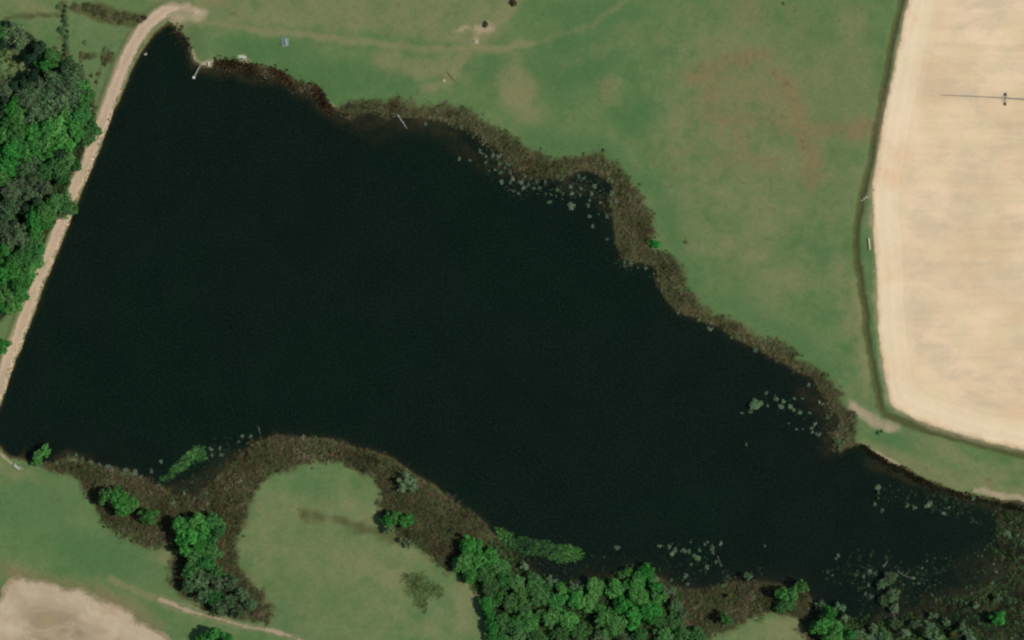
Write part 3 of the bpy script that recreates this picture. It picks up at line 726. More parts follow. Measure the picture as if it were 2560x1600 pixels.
trees('dim', 'mid green tree', 'near the road below the big green clump', WG, [(116, 432, 23), (142, 418, 22), (156, 446, 16), (172, 400, 20), (188, 412, 16)])
trees('olive', 'grey green sparse tree', 'in the thin middle wood', WG, [(64, 422, 23), (90, 446, 22), (56, 466, 23), (28, 480, 23), (78, 486, 20), (36, 516, 21), (10, 524, 20), (112, 470, 18), (90, 404, 18)], name='sparse_tree')
trees('dim', 'mid green tree', 'with a branch across the road', WG, [(150, 516, 24), (174, 522, 20), (130, 512, 20)])
trees('green', 'bright green tree', 'on the slope beside the overhanging tree', WG, [(108, 534, 23), (92, 556, 24), (114, 556, 17), (88, 578, 20), (82, 544, 20)])
trees('olive', 'dull grey green tree', 'left of the bright slope trees', WG, [(46, 578, 22), (22, 598, 21), (8, 566, 19), (56, 604, 18)], name='sparse_tree')
trees('dim', 'mid green tree', 'along the road in the lower wood', WG, [(72, 624, 21), (96, 632, 19), (84, 654, 22), (54, 648, 20), (92, 602, 16)])
trees('green', 'bright green tree', 'in the left of the lower wood', WG, [(12, 632, 23), (28, 660, 24), (6, 690, 22), (36, 690, 24)])
trees('green', 'bright green tree', 'at the foot of the lower wood', WG, [(62, 684, 22), (78, 672, 17), (44, 718, 24), (18, 736, 25), (52, 740, 19), (30, 764, 22), (4, 766, 19)])
trees('green', 'small bright green tree', 'by the road at the left edge', WG, [(3, 864, 18)])

PG = 'trees in the thicket west of the peninsula'
trees('green', 'bright green tree', 'in the group by the flooded inlet', PG, [(272, 1244, 22), (300, 1258, 22), (328, 1262, 18), (290, 1234, 14)])
trees('green', 'round bright green tree', 'alone in the brown thicket', PG, [(370, 1290, 21)])
trees('green', 'bright green tree', 'in the column west of the peninsula meadow', PG, [(482, 1304, 25), (458, 1322, 22), (506, 1324, 22), (478, 1348, 24), (504, 1368, 20), (464, 1372, 18)])
trees('dim', 'mid green tree', 'on the meadow side of the green column', PG, [(538, 1308, 18), (546, 1330, 16), (524, 1352, 18), (534, 1382, 17)])
trees('dim', 'dull green tree', 'low in the thicket column', PG, [(488, 1400, 20), (516, 1408, 19), (474, 1426, 18), (536, 1492, 18), (542, 1430, 16)])
trees('olive', 'grey green bushy tree', 'at the foot of the thicket column', PG, [(500, 1444, 20), (470, 1466, 18), (544, 1462, 19), (576, 1458, 17), (516, 1490, 18), (570, 1506, 19), (604, 1486, 17), (548, 1520, 16), (592, 1528, 15), (628, 1512, 15)], name='sparse_tree')
trees('green', 'bright green tree', 'cut by the bottom edge below the farm track', PG, [(540, 1588, 19), (512, 1598, 16), (566, 1602, 18)])
trees('green', 'small bright green tree', 'on the south-west bank by the water', PG, [(100, 1136, 16), (92, 1150, 13), (112, 1120, 11)], .8)
NG = 'trees on the peninsula shore'
trees('pale', 'pale grey green tree', 'on the tip side of the peninsula thicket', NG, [(1016, 1204, 21), (1030, 1216, 15), (1004, 1222, 13)])
trees('green', 'small deep green tree', 'between peninsula meadow and brown thicket', NG, [(984, 1292, 16), (1008, 1298, 18), (970, 1300, 12)])
trees('pale', 'pale dead-looking shrubby tree', 'below the small deep green trees', NG, [(974, 1322, 13), (1020, 1356, 14)])
SG = 'trees of the wood on the south shore'
trees('green', 'bright green tree', 'at the west end of the south wood', SG, [(1172, 1362, 21), (1196, 1372, 19), (1160, 1408, 23), (1196, 1402, 26), (1230, 1396, 22), (1178, 1436, 21)], .68)
trees('dim', 'mid green tree', 'behind the floating mat in the south wood', SG, [(1216, 1436, 23), (1252, 1420, 19), (1262, 1450, 21), (1292, 1462, 20), (1226, 1470, 19)], .68)
trees('green', 'bright green tree', 'along the west side of the south wood', SG, [(1222, 1540, 18), (1218, 1510, 16), (1250, 1496, 17), (1230, 1576, 17)], .68)
trees('pale', 'pale green slender tree', 'on the water side of the south wood', SG, [(1310, 1414, 14), (1376, 1452, 15), (1442, 1466, 15), (1484, 1462, 16), (1560, 1440, 14), (1672, 1480, 16), (1636, 1450, 14)], .68)
trees('dim', 'mid green tree', 'in the middle west of the south wood', SG, [(1334, 1456, 22), (1346, 1492, 22), (1276, 1508, 21), (1312, 1524, 21), (1392, 1508, 21), (1360, 1474, 18)], .68)
trees('green', 'bright green tree', 'in the middle of the south wood', SG, [(1326, 1556, 22), (1370, 1544, 24), (1436, 1498, 20), (1472, 1506, 21), (1418, 1548, 22), (1300, 1490, 18), (1404, 1478, 17)], .68)
trees('dim', 'mid green tree', 'on the bottom edge of the south wood', SG, [(1252, 1556, 19), (1290, 1560, 18), (1342, 1594, 20), (1400, 1588, 20), (1450, 1578, 21), (1296, 1592, 18), (1252, 1598, 18)], .68)
trees('green', 'bright green tree', 'on the east shore of the south wood', SG, [(1486, 1474, 20), (1540, 1474, 22), (1588, 1462, 23), (1614, 1432, 20), (1636, 1464, 17), (1600, 1494, 22), (1566, 1432, 14)], .68)
trees('green', 'bright green tree', 'in the east middle of the south wood', SG, [(1506, 1540, 23), (1532, 1560, 24), (1582, 1548, 25), (1624, 1528, 21), (1556, 1510, 21), (1646, 1496, 18)], .68)
trees('dim', 'mid green tree', 'at the south-east foot of the south wood', SG, [(1652, 1552, 22), (1686, 1556, 19), (1702, 1588, 20), (1742, 1592, 18), (1660, 1592, 20), (1600, 1588, 18)], .68)
trees('olive', 'grey green tree', 'on the brown bank east of the south wood', SG, [(1690, 1516, 17), (1706, 1538, 16), (1560, 1596, 16), (1500, 1594, 16)], .68, name='sparse_tree')
BG_ = 'small trees on the brown south bank'
trees('pale', 'small pale green tree', 'at the water edge of the brown bank', BG_, [(1870, 1438, 11)])
trees('green', 'narrow bright green tree', 'in the middle of the brown bank', BG_, [(1814, 1544, 14)])
trees('yellow', 'small yellow green tree', 'on the brown bank', BG_, [(1822, 1490, 9)])
trees('green', 'bright green tree', 'at the east end of the brown bank', BG_, [(1958, 1484, 16), (1984, 1478, 14), (2006, 1464, 13)])
trees('dim', 'dull green tree', 'below the bright trees of the bank', BG_, [(1950, 1518, 14), (1972, 1512, 14)])
EG = 'trees on the south-east marsh shore'
trees('pale', 'pale green tree', 'on the point beside the dark inlet', EG, [(2050, 1516, 15), (2100, 1520, 13), (2112, 1544, 12)])
trees('green', 'bright green tree', 'on the point beside the dark inlet', EG, [(2068, 1538, 20), (2054, 1566, 20), (2092, 1572, 19), (2126, 1590, 14), (2076, 1596, 19)])
trees('olive', 'dull green tree', 'standing in the flooded marsh', EG, [(2226, 1442, 16), (2206, 1460, 13), (2232, 1486, 16), (2212, 1500, 13), (2236, 1520, 13)], .7)
trees('pale', 'pale blue green tree', 'on the bottom edge of the marsh', EG, [(2318, 1572, 22), (2262, 1582, 18), (2340, 1594, 18), (2410, 1580, 20), (2428, 1596, 16)])
trees('pale', 'small pale tree', 'among the brown marsh bushes', EG, [(2366, 1554, 10), (2334, 1540, 10), (2442, 1512, 12), (2495, 1494, 10)])
trees('green', 'small bright green tree', 'near the right corner of the marsh', EG, [(2496, 1544, 16)])
trees('yellow', 'small yellow green tree', 'on the bottom edge of the marsh', EG, [(2384, 1586, 11)])
trees('olive', 'dull grey green tree', 'along the bottom of the dark marsh', EG, [(2150, 1590, 18), (2184, 1578, 16), (2210, 1592, 17), (2240, 1560, 14), (2170, 1604, 16), (2290, 1560, 13)], .7, name='sparse_tree')

# ------------------------------------------------------------------ shrubs and water plants
SHR = {k: [crown_mesh('shrub', M[k], n, 1.6, 1.5, 14, .24, 200 + i * 5 + len(k), z0=.1, fill=.5, wide=.66) for i in range(3)] for k, n in (('brown', 420), ('weedy', 380), ('dark', 480), ('green', 480), ('olive', 420), ('tuft', 260), ('tuftgreen', 280))}
ccount = 0
def clumps(kind, name, desc, where, cat, group, items, tall=1.0, flat=False):
    global ccount
    rk = ranks(items)
    for i, it in enumerate(items):
        px, py, rp = it
        me = SHR[kind][ccount % 3]; ccount += 1
        r = rp * S / 1.5 * 1.1
        x, y = P1(px, py, .5 * tall)
        zz = float(zat(x, y))
        o = bpy.data.objects.new(name, me); C.objects.link(o)
        o.location = (x, y, max(zz, -.12) - .05); o.rotation_euler = (0, 0, random.uniform(0, 6.28))
        o.scale = (r * random.uniform(.8, 1.2), r * random.uniform(.8, 1.2), (.35 if flat else .55 + .4 * r) * tall)
        tag(o, f'{desc} {where}{rk[i]}', cat, group)

HG = 'dark bushes of the hedge line'
clumps('dark', 'hedge_bush', 'dark bush', 'in the hedge line west of the road lawn', 'bush', HG, [(165, 18, 6), (162, 30, 6), (158, 42, 6), (159, 56, 7), (169, 80, 6), (161, 116, 5), (161, 128, 6), (162, 138, 5)], .7)
clumps('olive', 'hedge_bush', 'olive bush', 'beside the dark hedge line', 'bush', HG, [(150, 76, 10), (166, 64, 9), (162, 50, 8), (168, 94, 8), (169, 108, 7), (170, 122, 7), (176, 146, 9), (147, 20, 8), (158, 84, 9), (182, 158, 9)], .55)
LG = 'brown bushes on the road lawn'
clumps('weedy', 'lawn_bush', 'low brown bush', 'on the lawn beside the dirt road', 'bush', LG, [(206, 140, 12), (222, 142, 12), (260, 146, 10), (272, 148, 11), (276, 136, 9), (264, 160, 9), (246, 186, 8), (242, 206, 8), (228, 192, 8)], .32)
clumps('olive', 'lawn_bush', 'low olive bush', 'on the lawn beside the dirt road', 'bush', LG, [(212, 108, 8), (264, 124, 9), (282, 134, 6)], .35)
clumps('brown', 'lawn_bush', 'small red brown bush', 'at the wood edge beside the hedge line', 'bush', LG, [(140, 123, 7)], .5)
WB = 'dark bushes in the brown roadside band'
clumps('weedy', 'verge_bush', 'dark brown bush', 'in the brown band above the lawn', 'bush', WB, [(190, 19, 16), (214, 20, 16), (236, 30, 16), (262, 36, 17), (290, 42, 17), (316, 44, 16), (340, 46, 15), (300, 56, 12), (278, 52, 12), (250, 22, 12)], .3)
clumps('brown', 'verge_bush', 'very dark bush', 'at the road end of the brown band', 'bush', WB, [(352, 54, 9), (362, 48, 8)], .6)
BB = 'bushes on the north pasture'
clumps('brown', 'pasture_bush', 'dark star-shaped bush', 'at the top edge of the pasture', 'bush', BB, [(1283, 10, 12)], .9)
clumps('brown', 'brush_pile', 'dark brush pile', 'on the bare patch of the north pasture', 'brush pile', BB, [(1214, 63, 10)], .6)
clumps('green', 'shore_bush', 'round bright green bush', 'on the grass edge of the reed belt', 'bush', BB, [(1640, 612, 17)], 1.0)
clumps('green', 'shore_bush', 'small green bush', 'touching the round bright green bush', 'bush', BB, [(1622, 606, 9)], .9)
clumps('weedy', 'pasture_bush', 'small dark grey weed bush', 'on the grass right of the round green bush', 'bush', BB, [(1712, 606, 8)], .2)
clumps('olive', 'pasture_bush', 'tiny dark bush', 'at the upper right of the pasture', 'bush', BB, [(1958, 11, 4)], .6)
clumps('olive', 'pasture_bush', 'tiny dark weed bush', 'by the upper edge of the reed belt', 'bush', BB, [(1353, 372, 4), (1460, 385, 5), (1510, 378, 7)], .6)
clumps('olive', 'pasture_bush', 'small dark bush', 'by the bare dirt near the field corner', 'bush', BB, [(2195, 1083, 7), (2204, 1079, 5)], .5)

N1 = 'pale water plants off the north-east reed belt'
clumps('tuft', 'water_plant', 'white water plant clump', 'floating alone left of the reed belt', 'water plant', N1, [(1148, 397, 6), (1175, 400, 4)], .5, True)
clumps('tuft', 'water_plant', 'pale water plant clump', 'on the west reed fringe', 'water plant', N1, [(1153, 316, 6), (1063, 309, 6), (984, 286, 9), (1200, 378, 7), (1214, 390, 6), (1213, 406, 6), (1232, 388, 7), (1248, 391, 9)], .6)
clumps('tuft', 'water_plant', 'pale green water plant clump', 'in the west scatter off the reeds', 'water plant', N1, [(1248, 409, 7), (1270, 410, 7), (1288, 399, 6), (1298, 420, 8), (1275, 430, 8), (1282, 446, 7), (1254, 454, 8), (1276, 456, 6), (1312, 440, 7), (1302, 456, 8)], .6)
clumps('tuftgreen', 'water_plant', 'blue green water plant clump', 'west of the reed belt scatter', 'water plant', N1, [(1252, 432, 8), (1238, 424, 4), (1262, 420, 5)], .5)
clumps('tuft', 'water_plant', 'pale water plant clump', 'below the west reed scatter', 'water plant', N1, [(1282, 477, 6), (1296, 484, 6), (1308, 470, 7), (1320, 462, 7), (1334, 470, 7), (1349, 470, 6), (1342, 452, 6), (1362, 454, 6), (1326, 446, 6)], .6)
clumps('tuft', 'water_plant', 'pale water plant clump', 'high in the reed cove', 'water plant', N1, [(1404, 446, 8), (1422, 432, 6), (1447, 440, 7), (1459, 446, 5), (1426, 466, 8), (1486, 466, 7), (1524, 449, 9)], .6)
clumps('tuftgreen', 'water_plant', 'dull green water plant clump', 'in the cove of the reed belt', 'water plant', N1, [(1394, 474, 6), (1452, 472, 6), (1374, 506, 8)], .4)
clumps('tuft', 'water_plant', 'pale water plant clump', 'low in the reed cove', 'water plant', N1, [(1408, 484, 5), (1430, 484, 6), (1450, 487, 5), (1478, 484, 8), (1474, 500, 4), (1470, 513, 7), (1501, 507, 6), (1428, 516, 10)], .6)
clumps('tuft', 'water_plant', 'pale water plant clump', 'beside the east reed arm', 'water plant', N1, [(1530, 484, 8), (1526, 506, 7), (1540, 502, 7), (1516, 540, 8), (1526, 536, 6), (1473, 540, 6), (1481, 565, 6), (1518, 598, 5), (1496, 535, 3)], .6)
clumps('tuft', 'water_plant', 'pale water plant clump', 'at the foot of the east reed arm', 'water plant', N1, [(1560, 664, 6), (1562, 655, 5), (1577, 656, 6), (1594, 668, 4), (1615, 671, 6), (1602, 648, 6), (1640, 670, 4)], .6)
clumps('tuft', 'water_plant', 'pale water plant clump', 'on the long straight reed shore', 'water plant', N1, [(1696, 782, 6), (1746, 800, 6), (1774, 822, 8), (1828, 843, 6), (1888, 874, 8), (1655, 720, 6), (1997, 928, 5)], .6)
I1 = 'water plants off the east shore'
clumps('tuftgreen', 'water_plant', 'bright green bush', 'standing in the lake at the left of the plant chain', 'bush', I1, [(1884, 1014, 17)], 1.2)
clumps('tuftgreen', 'water_plant', 'small green clump', 'under the bright green lake bush', 'water plant', I1, [(1877, 1030, 8), (1900, 1008, 9)], .8)
clumps('tuftgreen', 'water_plant', 'grey green plant clump', 'right of the lake bush', 'water plant', I1, [(1916, 982, 6), (1918, 1014, 7), (1940, 998, 8), (1958, 1004, 8), (1952, 1018, 9), (1976, 1016, 8), (1984, 1024, 7), (2000, 1030, 8), (1986, 996, 5)], .6)
clumps('tuft', 'water_plant', 'pale water plant clump', 'between plant chain and east reeds', 'water plant', I1, [(2021, 962, 6), (2005, 996, 4), (2048, 1006, 6), (2056, 1010, 5), (2075, 1020, 5), (2080, 1010, 4), (2068, 1042, 8), (2024, 1032, 5), (2038, 1060, 7), (2028, 1070, 6), (2045, 1086, 7), (2030, 1080, 5), (2096, 1066, 6)], .6)
clumps('tuft', 'water_plant', 'tiny white water plant', 'in open water below the plant chain', 'water plant', I1, [(1866, 1110, 5), (1991, 1073, 4), (1972, 1058, 3), (1855, 1032, 4), (2008, 1072, 3)], .4, True)
clumps('olive', 'water_plant', 'grey shore bush', 'at the water end of the east reeds', 'bush', I1, [(2092, 1104, 12), (2098, 1120, 8)], .8)
E1 = 'water plants in the east arm of the lake'
clumps('tuftgreen', 'water_plant', 'tall pale green plant', 'standing alone in the east arm', 'water plant', E1, [(2194, 1218, 9), (2195, 1232, 7), (2195, 1246, 5), (2187, 1260, 7)], 1.1)
clumps('tuft', 'water_plant', 'white plant clump', 'in the row below the east arm bank', 'water plant', E1, [(2206, 1276, 6), (2268, 1264, 6), (2287, 1270, 7), (2320, 1264, 8), (2326, 1258, 6), (2358, 1282, 6), (2372, 1269, 4)], .6)
clumps('tuftgreen', 'water_plant', 'green clump', 'against the bank in the east arm', 'water plant', E1, [(2434, 1245, 9), (2518, 1334, 11), (2524, 1342, 7)], .8)
clumps('tuft', 'water_plant', 'white plant clump', 'at the right edge of the east arm', 'water plant', E1, [(2545, 1338, 5), (2556, 1352, 6), (2546, 1352, 3)], .6)
S1 = 'water plants off the south wood'
clumps('tuft', 'water_plant', 'pale plant clump', 'far off the south wood', 'water plant', S1, [(1648, 1365, 6), (1672, 1367, 7), (1688, 1374, 7), (1709, 1376, 8), (1727, 1355, 3), (1768, 1354, 4), (1780, 1370, 9), (1801, 1359, 6), (1762, 1360, 4), (1782, 1380, 6)], .6)
clumps('tuftgreen', 'water_plant', 'grey green plant clump', 'midway off the south wood', 'water plant', S1, [(1680, 1384, 7), (1722, 1378, 8), (1736, 1388, 9), (1744, 1396, 8), (1748, 1376, 6), (1728, 1410, 6), (1768, 1418, 8), (1790, 1404, 6)], .5)
clumps('tuft', 'water_plant', 'pale plant clump', 'near the trees of the south wood', 'water plant', S1, [(1714, 1440, 8), (1677, 1450, 5), (1718, 1460, 7), (1810, 1464, 7), (1542, 1368, 9), (1565, 1422, 5), (1912, 1364, 5)], .6)
clumps('tuft', 'water_plant', 'grey plant clump', 'in the flooded southwest inlet', 'water plant', S1, [(606, 1090, 6), (626, 1091, 6), (596, 1104, 4), (550, 1120, 8), (552, 1136, 6), (526, 1122, 7), (530, 1138, 6), (402, 1154, 5), (378, 1178, 6), (500, 1250, 6), (512, 1232, 7), (486, 1246, 6), (520, 1260, 6), (508, 1276, 5), (460, 1232, 6), (434, 1262, 9)], .6)
clumps('tuft', 'water_plant', 'pale plant clump', 'along the southwest thicket edge', 'water plant', S1, [(140, 1156, 6), (168, 1142, 6), (190, 1136, 6), (204, 1148, 6), (226, 1156, 7), (248, 1162, 6), (268, 1166, 8), (286, 1172, 6), (314, 1176, 8), (336, 1182, 8), (350, 1192, 7)], .7)
clumps('tuft', 'water_plant', 'white plant clump', 'in marsh water by the south-east point', 'water plant', S1, [(2096, 1388, 6), (2090, 1396, 5), (2212, 1412, 5), (2160, 1440, 6), (2176, 1428, 7), (2188, 1434, 6), (2172, 1462, 7), (2178, 1490, 8), (2164, 1484, 5)], .4, True)
clumps('tuft', 'water_plant', 'pale plant clump', 'in marsh left of the corner thicket', 'water plant', S1, [(2284, 1446, 6), (2258, 1462, 5), (2296, 1458, 4), (2330, 1488, 5), (2428, 1484, 5), (2340, 1500, 5), (2305, 1420, 4), (2318, 1402, 4), (2390, 1502, 5), (2416, 1508, 5), (2508, 1394, 6), (2490, 1430, 5), (2484, 1410, 4)], .5)

# ------------------------------------------------------------------ thickets, reeds and floating mats (nobody could count the stems)
L3 = lambda *c: lin(*c)[:3]
def scatter(polys, dens, seed, keep=None, edge=(-2.6, 1.6), rag=5.5, gaps=True):
    q = np.random.default_rng(seed); out = []
    for poly in polys:
        w = P(poly)
        x0, y0 = w.min(0) - 3; x1, y1 = w.max(0) + 3
        n = int((x1 - x0) * (y1 - y0) * dens)
        x = q.uniform(x0, x1, n); y = q.uniform(y0, y1, n)
        ox = x + 2.0 * (fbm(x, y, 3.0, 12, 2) - .5); oy = y + 2.0 * (fbm(x, y, 3.0, 15, 2) - .5)
        dd = sdf(ox, oy, w) + rag * (fbm(x, y, 7, 27, 3) - .5)
        k = q.random(n) < (1 - sstep(edge[0], edge[1], dd)) * ((.45 + .75 * sstep(.3, .6, fbm(x, y, 5, 29, 3))) if gaps else 1.0)
        out.append(np.stack([x[k], y[k]], 1))
    a = np.concatenate(out)
    if keep is not None: a = a[keep(a[:, 0], a[:, 1], q)]
    return a

def tufts(name, pts, cols, label, cat, seed, blades=9, rad=.7, hgt=1.0, bush=.35, wide=.16, gr=0.0, leaf=.2, per=34, big=0.0):
    """blade tufts and small leafy clumps, one mesh"""
    q = np.random.default_rng(seed); n = len(pts)
    z = np.maximum(zat(pts[:, 0], pts[:, 1]), -.25)
    cols = np.array(cols)
    ci = (fbm(pts[:, 0], pts[:, 1], 7, 21, 3) * 1.5 - .25 + q.normal(0, .22, n)).clip(0, .999)
    t = ci * (len(cols) - 1); i0 = t.astype(int); fr = (t - i0)[:, None]
    col = cols[i0] * (1 - fr) + cols[np.minimum(i0 + 1, len(cols) - 1)] * fr
    col = col * (.8 + .4 * q.random(n))[:, None] * (.34 + 1.12 * fbm(pts[:, 0], pts[:, 1], 9, 61, 3))[:, None]
    isg = (q.random(n) < gr * 2 * fbm(pts[:, 0], pts[:, 1], 8, 71, 3))
    col = np.where(isg[:, None], np.array(L3(76, 96, 54)) * (.75 + .5 * q.random(n))[:, None], col)
    isb = q.random(n) < bush
    sz = (.42 + .75 * q.random(n) ** 1.5 + .9 * big * (q.random(n) > .93)) * (.7 + .7 * fbm(pts[:, 0], pts[:, 1], 4, 33, 2))
    # blades
    b = np.repeat(np.where(~isb)[0], blades); nb = len(b)
    a = q.uniform(0, 2 * math.pi, nb); L = rad * sz[b] * q.uniform(.5, 1.15, nb); hh = hgt * sz[b] * q.uniform(.5, 1.1, nb)
    base = np.stack([pts[b, 0] + q.normal(0, .12, nb), pts[b, 1] + q.normal(0, .12, nb), z[b]], 1)
    dr = np.stack([np.cos(a), np.sin(a), 0 * a], 1); pr = np.stack([-np.sin(a), np.cos(a), 0 * a], 1)
    w = (wide * sz[b] * q.uniform(.6, 1.3, nb))[:, None]
    mid = base + dr * (L * .45)[:, None] + np.array([0, 0, 1]) * hh[:, None]
    tip = base + dr * L[:, None] + np.array([0, 0, 1]) * (hh * .65)[:, None]
    v1 = np.stack([base, mid + pr * w * .5, tip, mid - pr * w * .5], 1).reshape(-1, 3)
    # leafy clumps
    c = np.repeat(np.where(isb)[0], per); nc = len(c)
    d = q.normal(size=(nc, 3)); d /= np.linalg.norm(d, axis=1, keepdims=True); d[:, 2] = np.abs(d[:, 2])
    cen = np.stack([pts[c, 0], pts[c, 1], z[c] + .1], 1) + d * (sz[c] * q.uniform(.6, 1.05, nc))[:, None] * np.array([rad * .85, rad * .85, hgt * 1.1])
    v2, _ = quads(cen, d + .5 * q.normal(size=(nc, 3)) + np.array([0, 0, .8]), leaf, 1.5, .35, q)
    V = np.concatenate([v1, v2]); F = np.arange(len(V)).reshape(-1, 4)
    T = np.concatenate([np.repeat(col[b], 4, 0), np.repeat(col[c], 4, 0)])
    o = new_obj(name, V, F, M['tint'], None, False, {'tint': T})
    tag(o, label, cat, None, 'stuff')
    return o

brown_cols = [L3(58, 50, 36), L3(92, 82, 58), L3(116, 104, 80), L3(88, 92, 58), L3(124, 112, 88), L3(100, 84, 60), L3(136, 128, 106)]
reed_cols = [L3(74, 66, 46), L3(110, 98, 72), L3(134, 122, 98), L3(106, 106, 70), L3(140, 128, 106), L3(94, 104, 66)]
tufts('brown_thicket', scatter([THICK[0]], 1.6, 41), brown_cols, 'brown grey marsh thicket around the peninsula meadow', 'thicket', 51, 12, 1.25, 1.1, .7, .07, .22, .17, 44, 1.0)
tufts('brown_thicket', scatter([THICK[1]], 1.6, 42), brown_cols, 'red brown thicket on the bank between south wood and point', 'thicket', 52, 12, 1.2, 1.0, .7, .07, .2, .17, 44, 1.0)
tufts('brown_thicket', scatter([THICK[2]], .5, 43), [L3(42, 37, 28), L3(58, 50, 38), L3(74, 64, 50), L3(56, 64, 42), L3(88, 76, 64)], 'dark brown marsh thicket in the right bottom corner', 'thicket', 53, 12, 1.2, 1.0, .75, .07, .2, .17, 44, 1.0)
UNDER = [WOODS[0], WOODS[1], WOODS[2]]
tufts('undergrowth', scatter(UNDER, .8, 46), [L3(52, 84, 44), L3(72, 112, 56), L3(90, 116, 70), L3(64, 104, 54)], 'dull green undergrowth on the floor of the woods', 'undergrowth', 59, 8, 1.1, 1.9, .95)
tufts('reed_belt', scatter(REEDS, 2.2, 44), reed_cols, 'grey brown reed belt along the north-east shore', 'reeds', 54, 16, 1.0, .9, .45, .06, .25, .16, 36, .8)
red_cols = [L3(54, 44, 30), L3(76, 58, 42), L3(90, 74, 54), L3(88, 84, 56), L3(128, 118, 94)]
q_ = np.random.default_rng(5)
pw = P(chaikin(REDSHORE, False, 1)); sg = np.repeat(np.arange(len(pw) - 1), 90); tt = q_.random(len(sg))[:, None]
pp = pw[sg] * (1 - tt) + pw[sg + 1] * tt + q_.normal(0, 1, (len(sg), 2)) * np.array([.7, 1.3]) - np.array([0.2, .8])
tufts('shore_reeds', pp, red_cols, 'red brown reeds fringing the north shore right of the dock', 'reeds', 55, 8, .6, .8, .2)
tufts('shore_reeds', scatter([REDREED], 2.2, 45), red_cols, 'red brown reeds in the cove beside the dirt road bend', 'reeds', 56, 8, .7, .9, .3)
dam_px = [(391, 80), (349, 136), (315, 208), (264, 328), (222, 432), (172, 554), (130, 663), (82, 795), (34, 909), (0, 1008)]
pw = P(LAKE[1:24]); sg = np.repeat(np.arange(len(pw) - 1), 30); tt = q_.random(len(sg))[:, None]
pp = pw[sg] * (1 - tt) + pw[sg + 1] * tt + q_.normal(0, .4, (len(sg), 2)) + np.array([-.25, 0])
tufts('bank_weeds', pp, [L3(92, 78, 56), L3(104, 96, 68), L3(128, 114, 90), L3(84, 92, 56)], 'thin brown weeds on the lake side of the dam', 'weeds', 57, 9, .32, .22, .0, .1)
east_px = [(2157, 1112), (2178, 1130), (2229, 1162), (2266, 1176), (2317, 1207), (2423, 1241), (2528, 1262), (2600, 1276)]
pw = P(chaikin(east_px, False, 1)); sg = np.repeat(np.arange(len(pw) - 1), 70); tt = q_.random(len(sg))[:, None]
pp = pw[sg] * (1 - tt) + pw[sg + 1] * tt + q_.normal(0, .6, (len(sg), 2)) + np.array([-.3, -.7])
tufts('bank_weeds', pp, [L3(34, 30, 20), L3(56, 50, 34), L3(44, 56, 34)], 'dark brown weeds under the bank of the east arm', 'weeds', 58, 8, .6, .6, .3)
WEEDS = [(1010, 1432), (1060, 1430), (1068, 1455), (1105, 1475), (1110, 1490), (1075, 1490), (1062, 1525), (1045, 1520), (1040, 1495), (1012, 1488), (1020, 1465), (1008, 1450)]
tufts('weed_patch', scatter([WEEDS], 6.0, 65, None, (-1.6, 1.2), 3.5, False), [L3(70, 96, 48), L3(84, 108, 58), L3(98, 112, 66)], 'dark green weed patch on the peninsula meadow', 'weeds', 75, 10, .55, .25, .0, .07)
mat_cols = [L3(64, 116, 52), L3(88, 140, 66), L3(104, 152, 84), L3(82, 128, 70)]
MAT1 = [(395, 1196), (420, 1178), (432, 1160), (455, 1140), (480, 1118), (500, 1108), (514, 1116), (518, 1142), (512, 1154), (492, 1150), (470, 1164), (452, 1180), (430, 1200), (400, 1206)]
MAT2 = [(1228, 1318), (1262, 1316), (1290, 1344), (1312, 1336), (1326, 1338), (1346, 1350), (1400, 1358), (1450, 1366), (1458, 1392), (1440, 1402), (1400, 1408), (1330, 1392), (1290, 1372), (1250, 1350)]
tufts('floating_plant_mat', scatter([MAT1], 7.0, 61, None, (-.7, .3), 1.6, False), mat_cols, 'bright green floating plant mat in the southwest inlet', 'plant mat', 71, 11, .6, .3, .1, .1)
tufts('floating_plant_mat', scatter([MAT2], 7.0, 62, None, (-.7, .3), 1.6, False), mat_cols, 'bright green floating plant mat against the south wood', 'plant mat', 72, 11, .6, .3, .1, .1)
MURK = [[(1300, 1392), (1460, 1396), (1560, 1385), (1680, 1405), (1800, 1420), (1900, 1420), (1960, 1440), (1840, 1450), (1690, 1465), (1600, 1415), (1480, 1445), (1365, 1448)], [(430, 1205), (500, 1160), (560, 1120), (600, 1110), (545, 1190), (480, 1240)], [(1110, 1230), (1150, 1250), (1220, 1305), (1215, 1322), (1150, 1275)]]
tufts('drowned_brush', scatter(MURK, .7, 63), [L3(38, 46, 38), L3(58, 66, 54), L3(84, 90, 76)], 'dim grey green brush drowned along the south shore', 'brush', 73, 8, .75, .22, .35, .10, .15)
MURK2 = [[(2060, 1420), (2150, 1385), (2260, 1390), (2330, 1440), (2300, 1500), (2250, 1548), (2180, 1565), (2130, 1480)], [(2205, 1212), (2330, 1220), (2440, 1252), (2500, 1290), (2480, 1310), (2330, 1280), (2220, 1250)], [(2300, 1400), (2420, 1380), (2510, 1300), (2520, 1420), (2400, 1500), (2290, 1530)]]
tufts('drowned_brush', scatter(MURK2, .75, 64), [L3(38, 48, 38), L3(60, 72, 56), L3(90, 98, 80)], 'dim grey green brush drowned in the east marsh', 'brush', 74, 8, .75, .25, .35, .10, .3)
MARSH = [[(2030, 1500), (2110, 1530), (2200, 1560), (2320, 1520), (2470, 1460), (2570, 1420), (2570, 1640), (2030, 1640)], [(2470, 1270), (2570, 1275), (2570, 1420), (2500, 1400), (2480, 1330)]]
tufts('marsh_scrub', scatter(MARSH, .55, 66), [L3(44, 66, 42), L3(66, 104, 58), L3(90, 124, 80), L3(70, 84, 60)], 'patchy green grey scrub in the south-east marsh', 'scrub', 76, 9, 1.0, 1.2, .9, .1, .3)
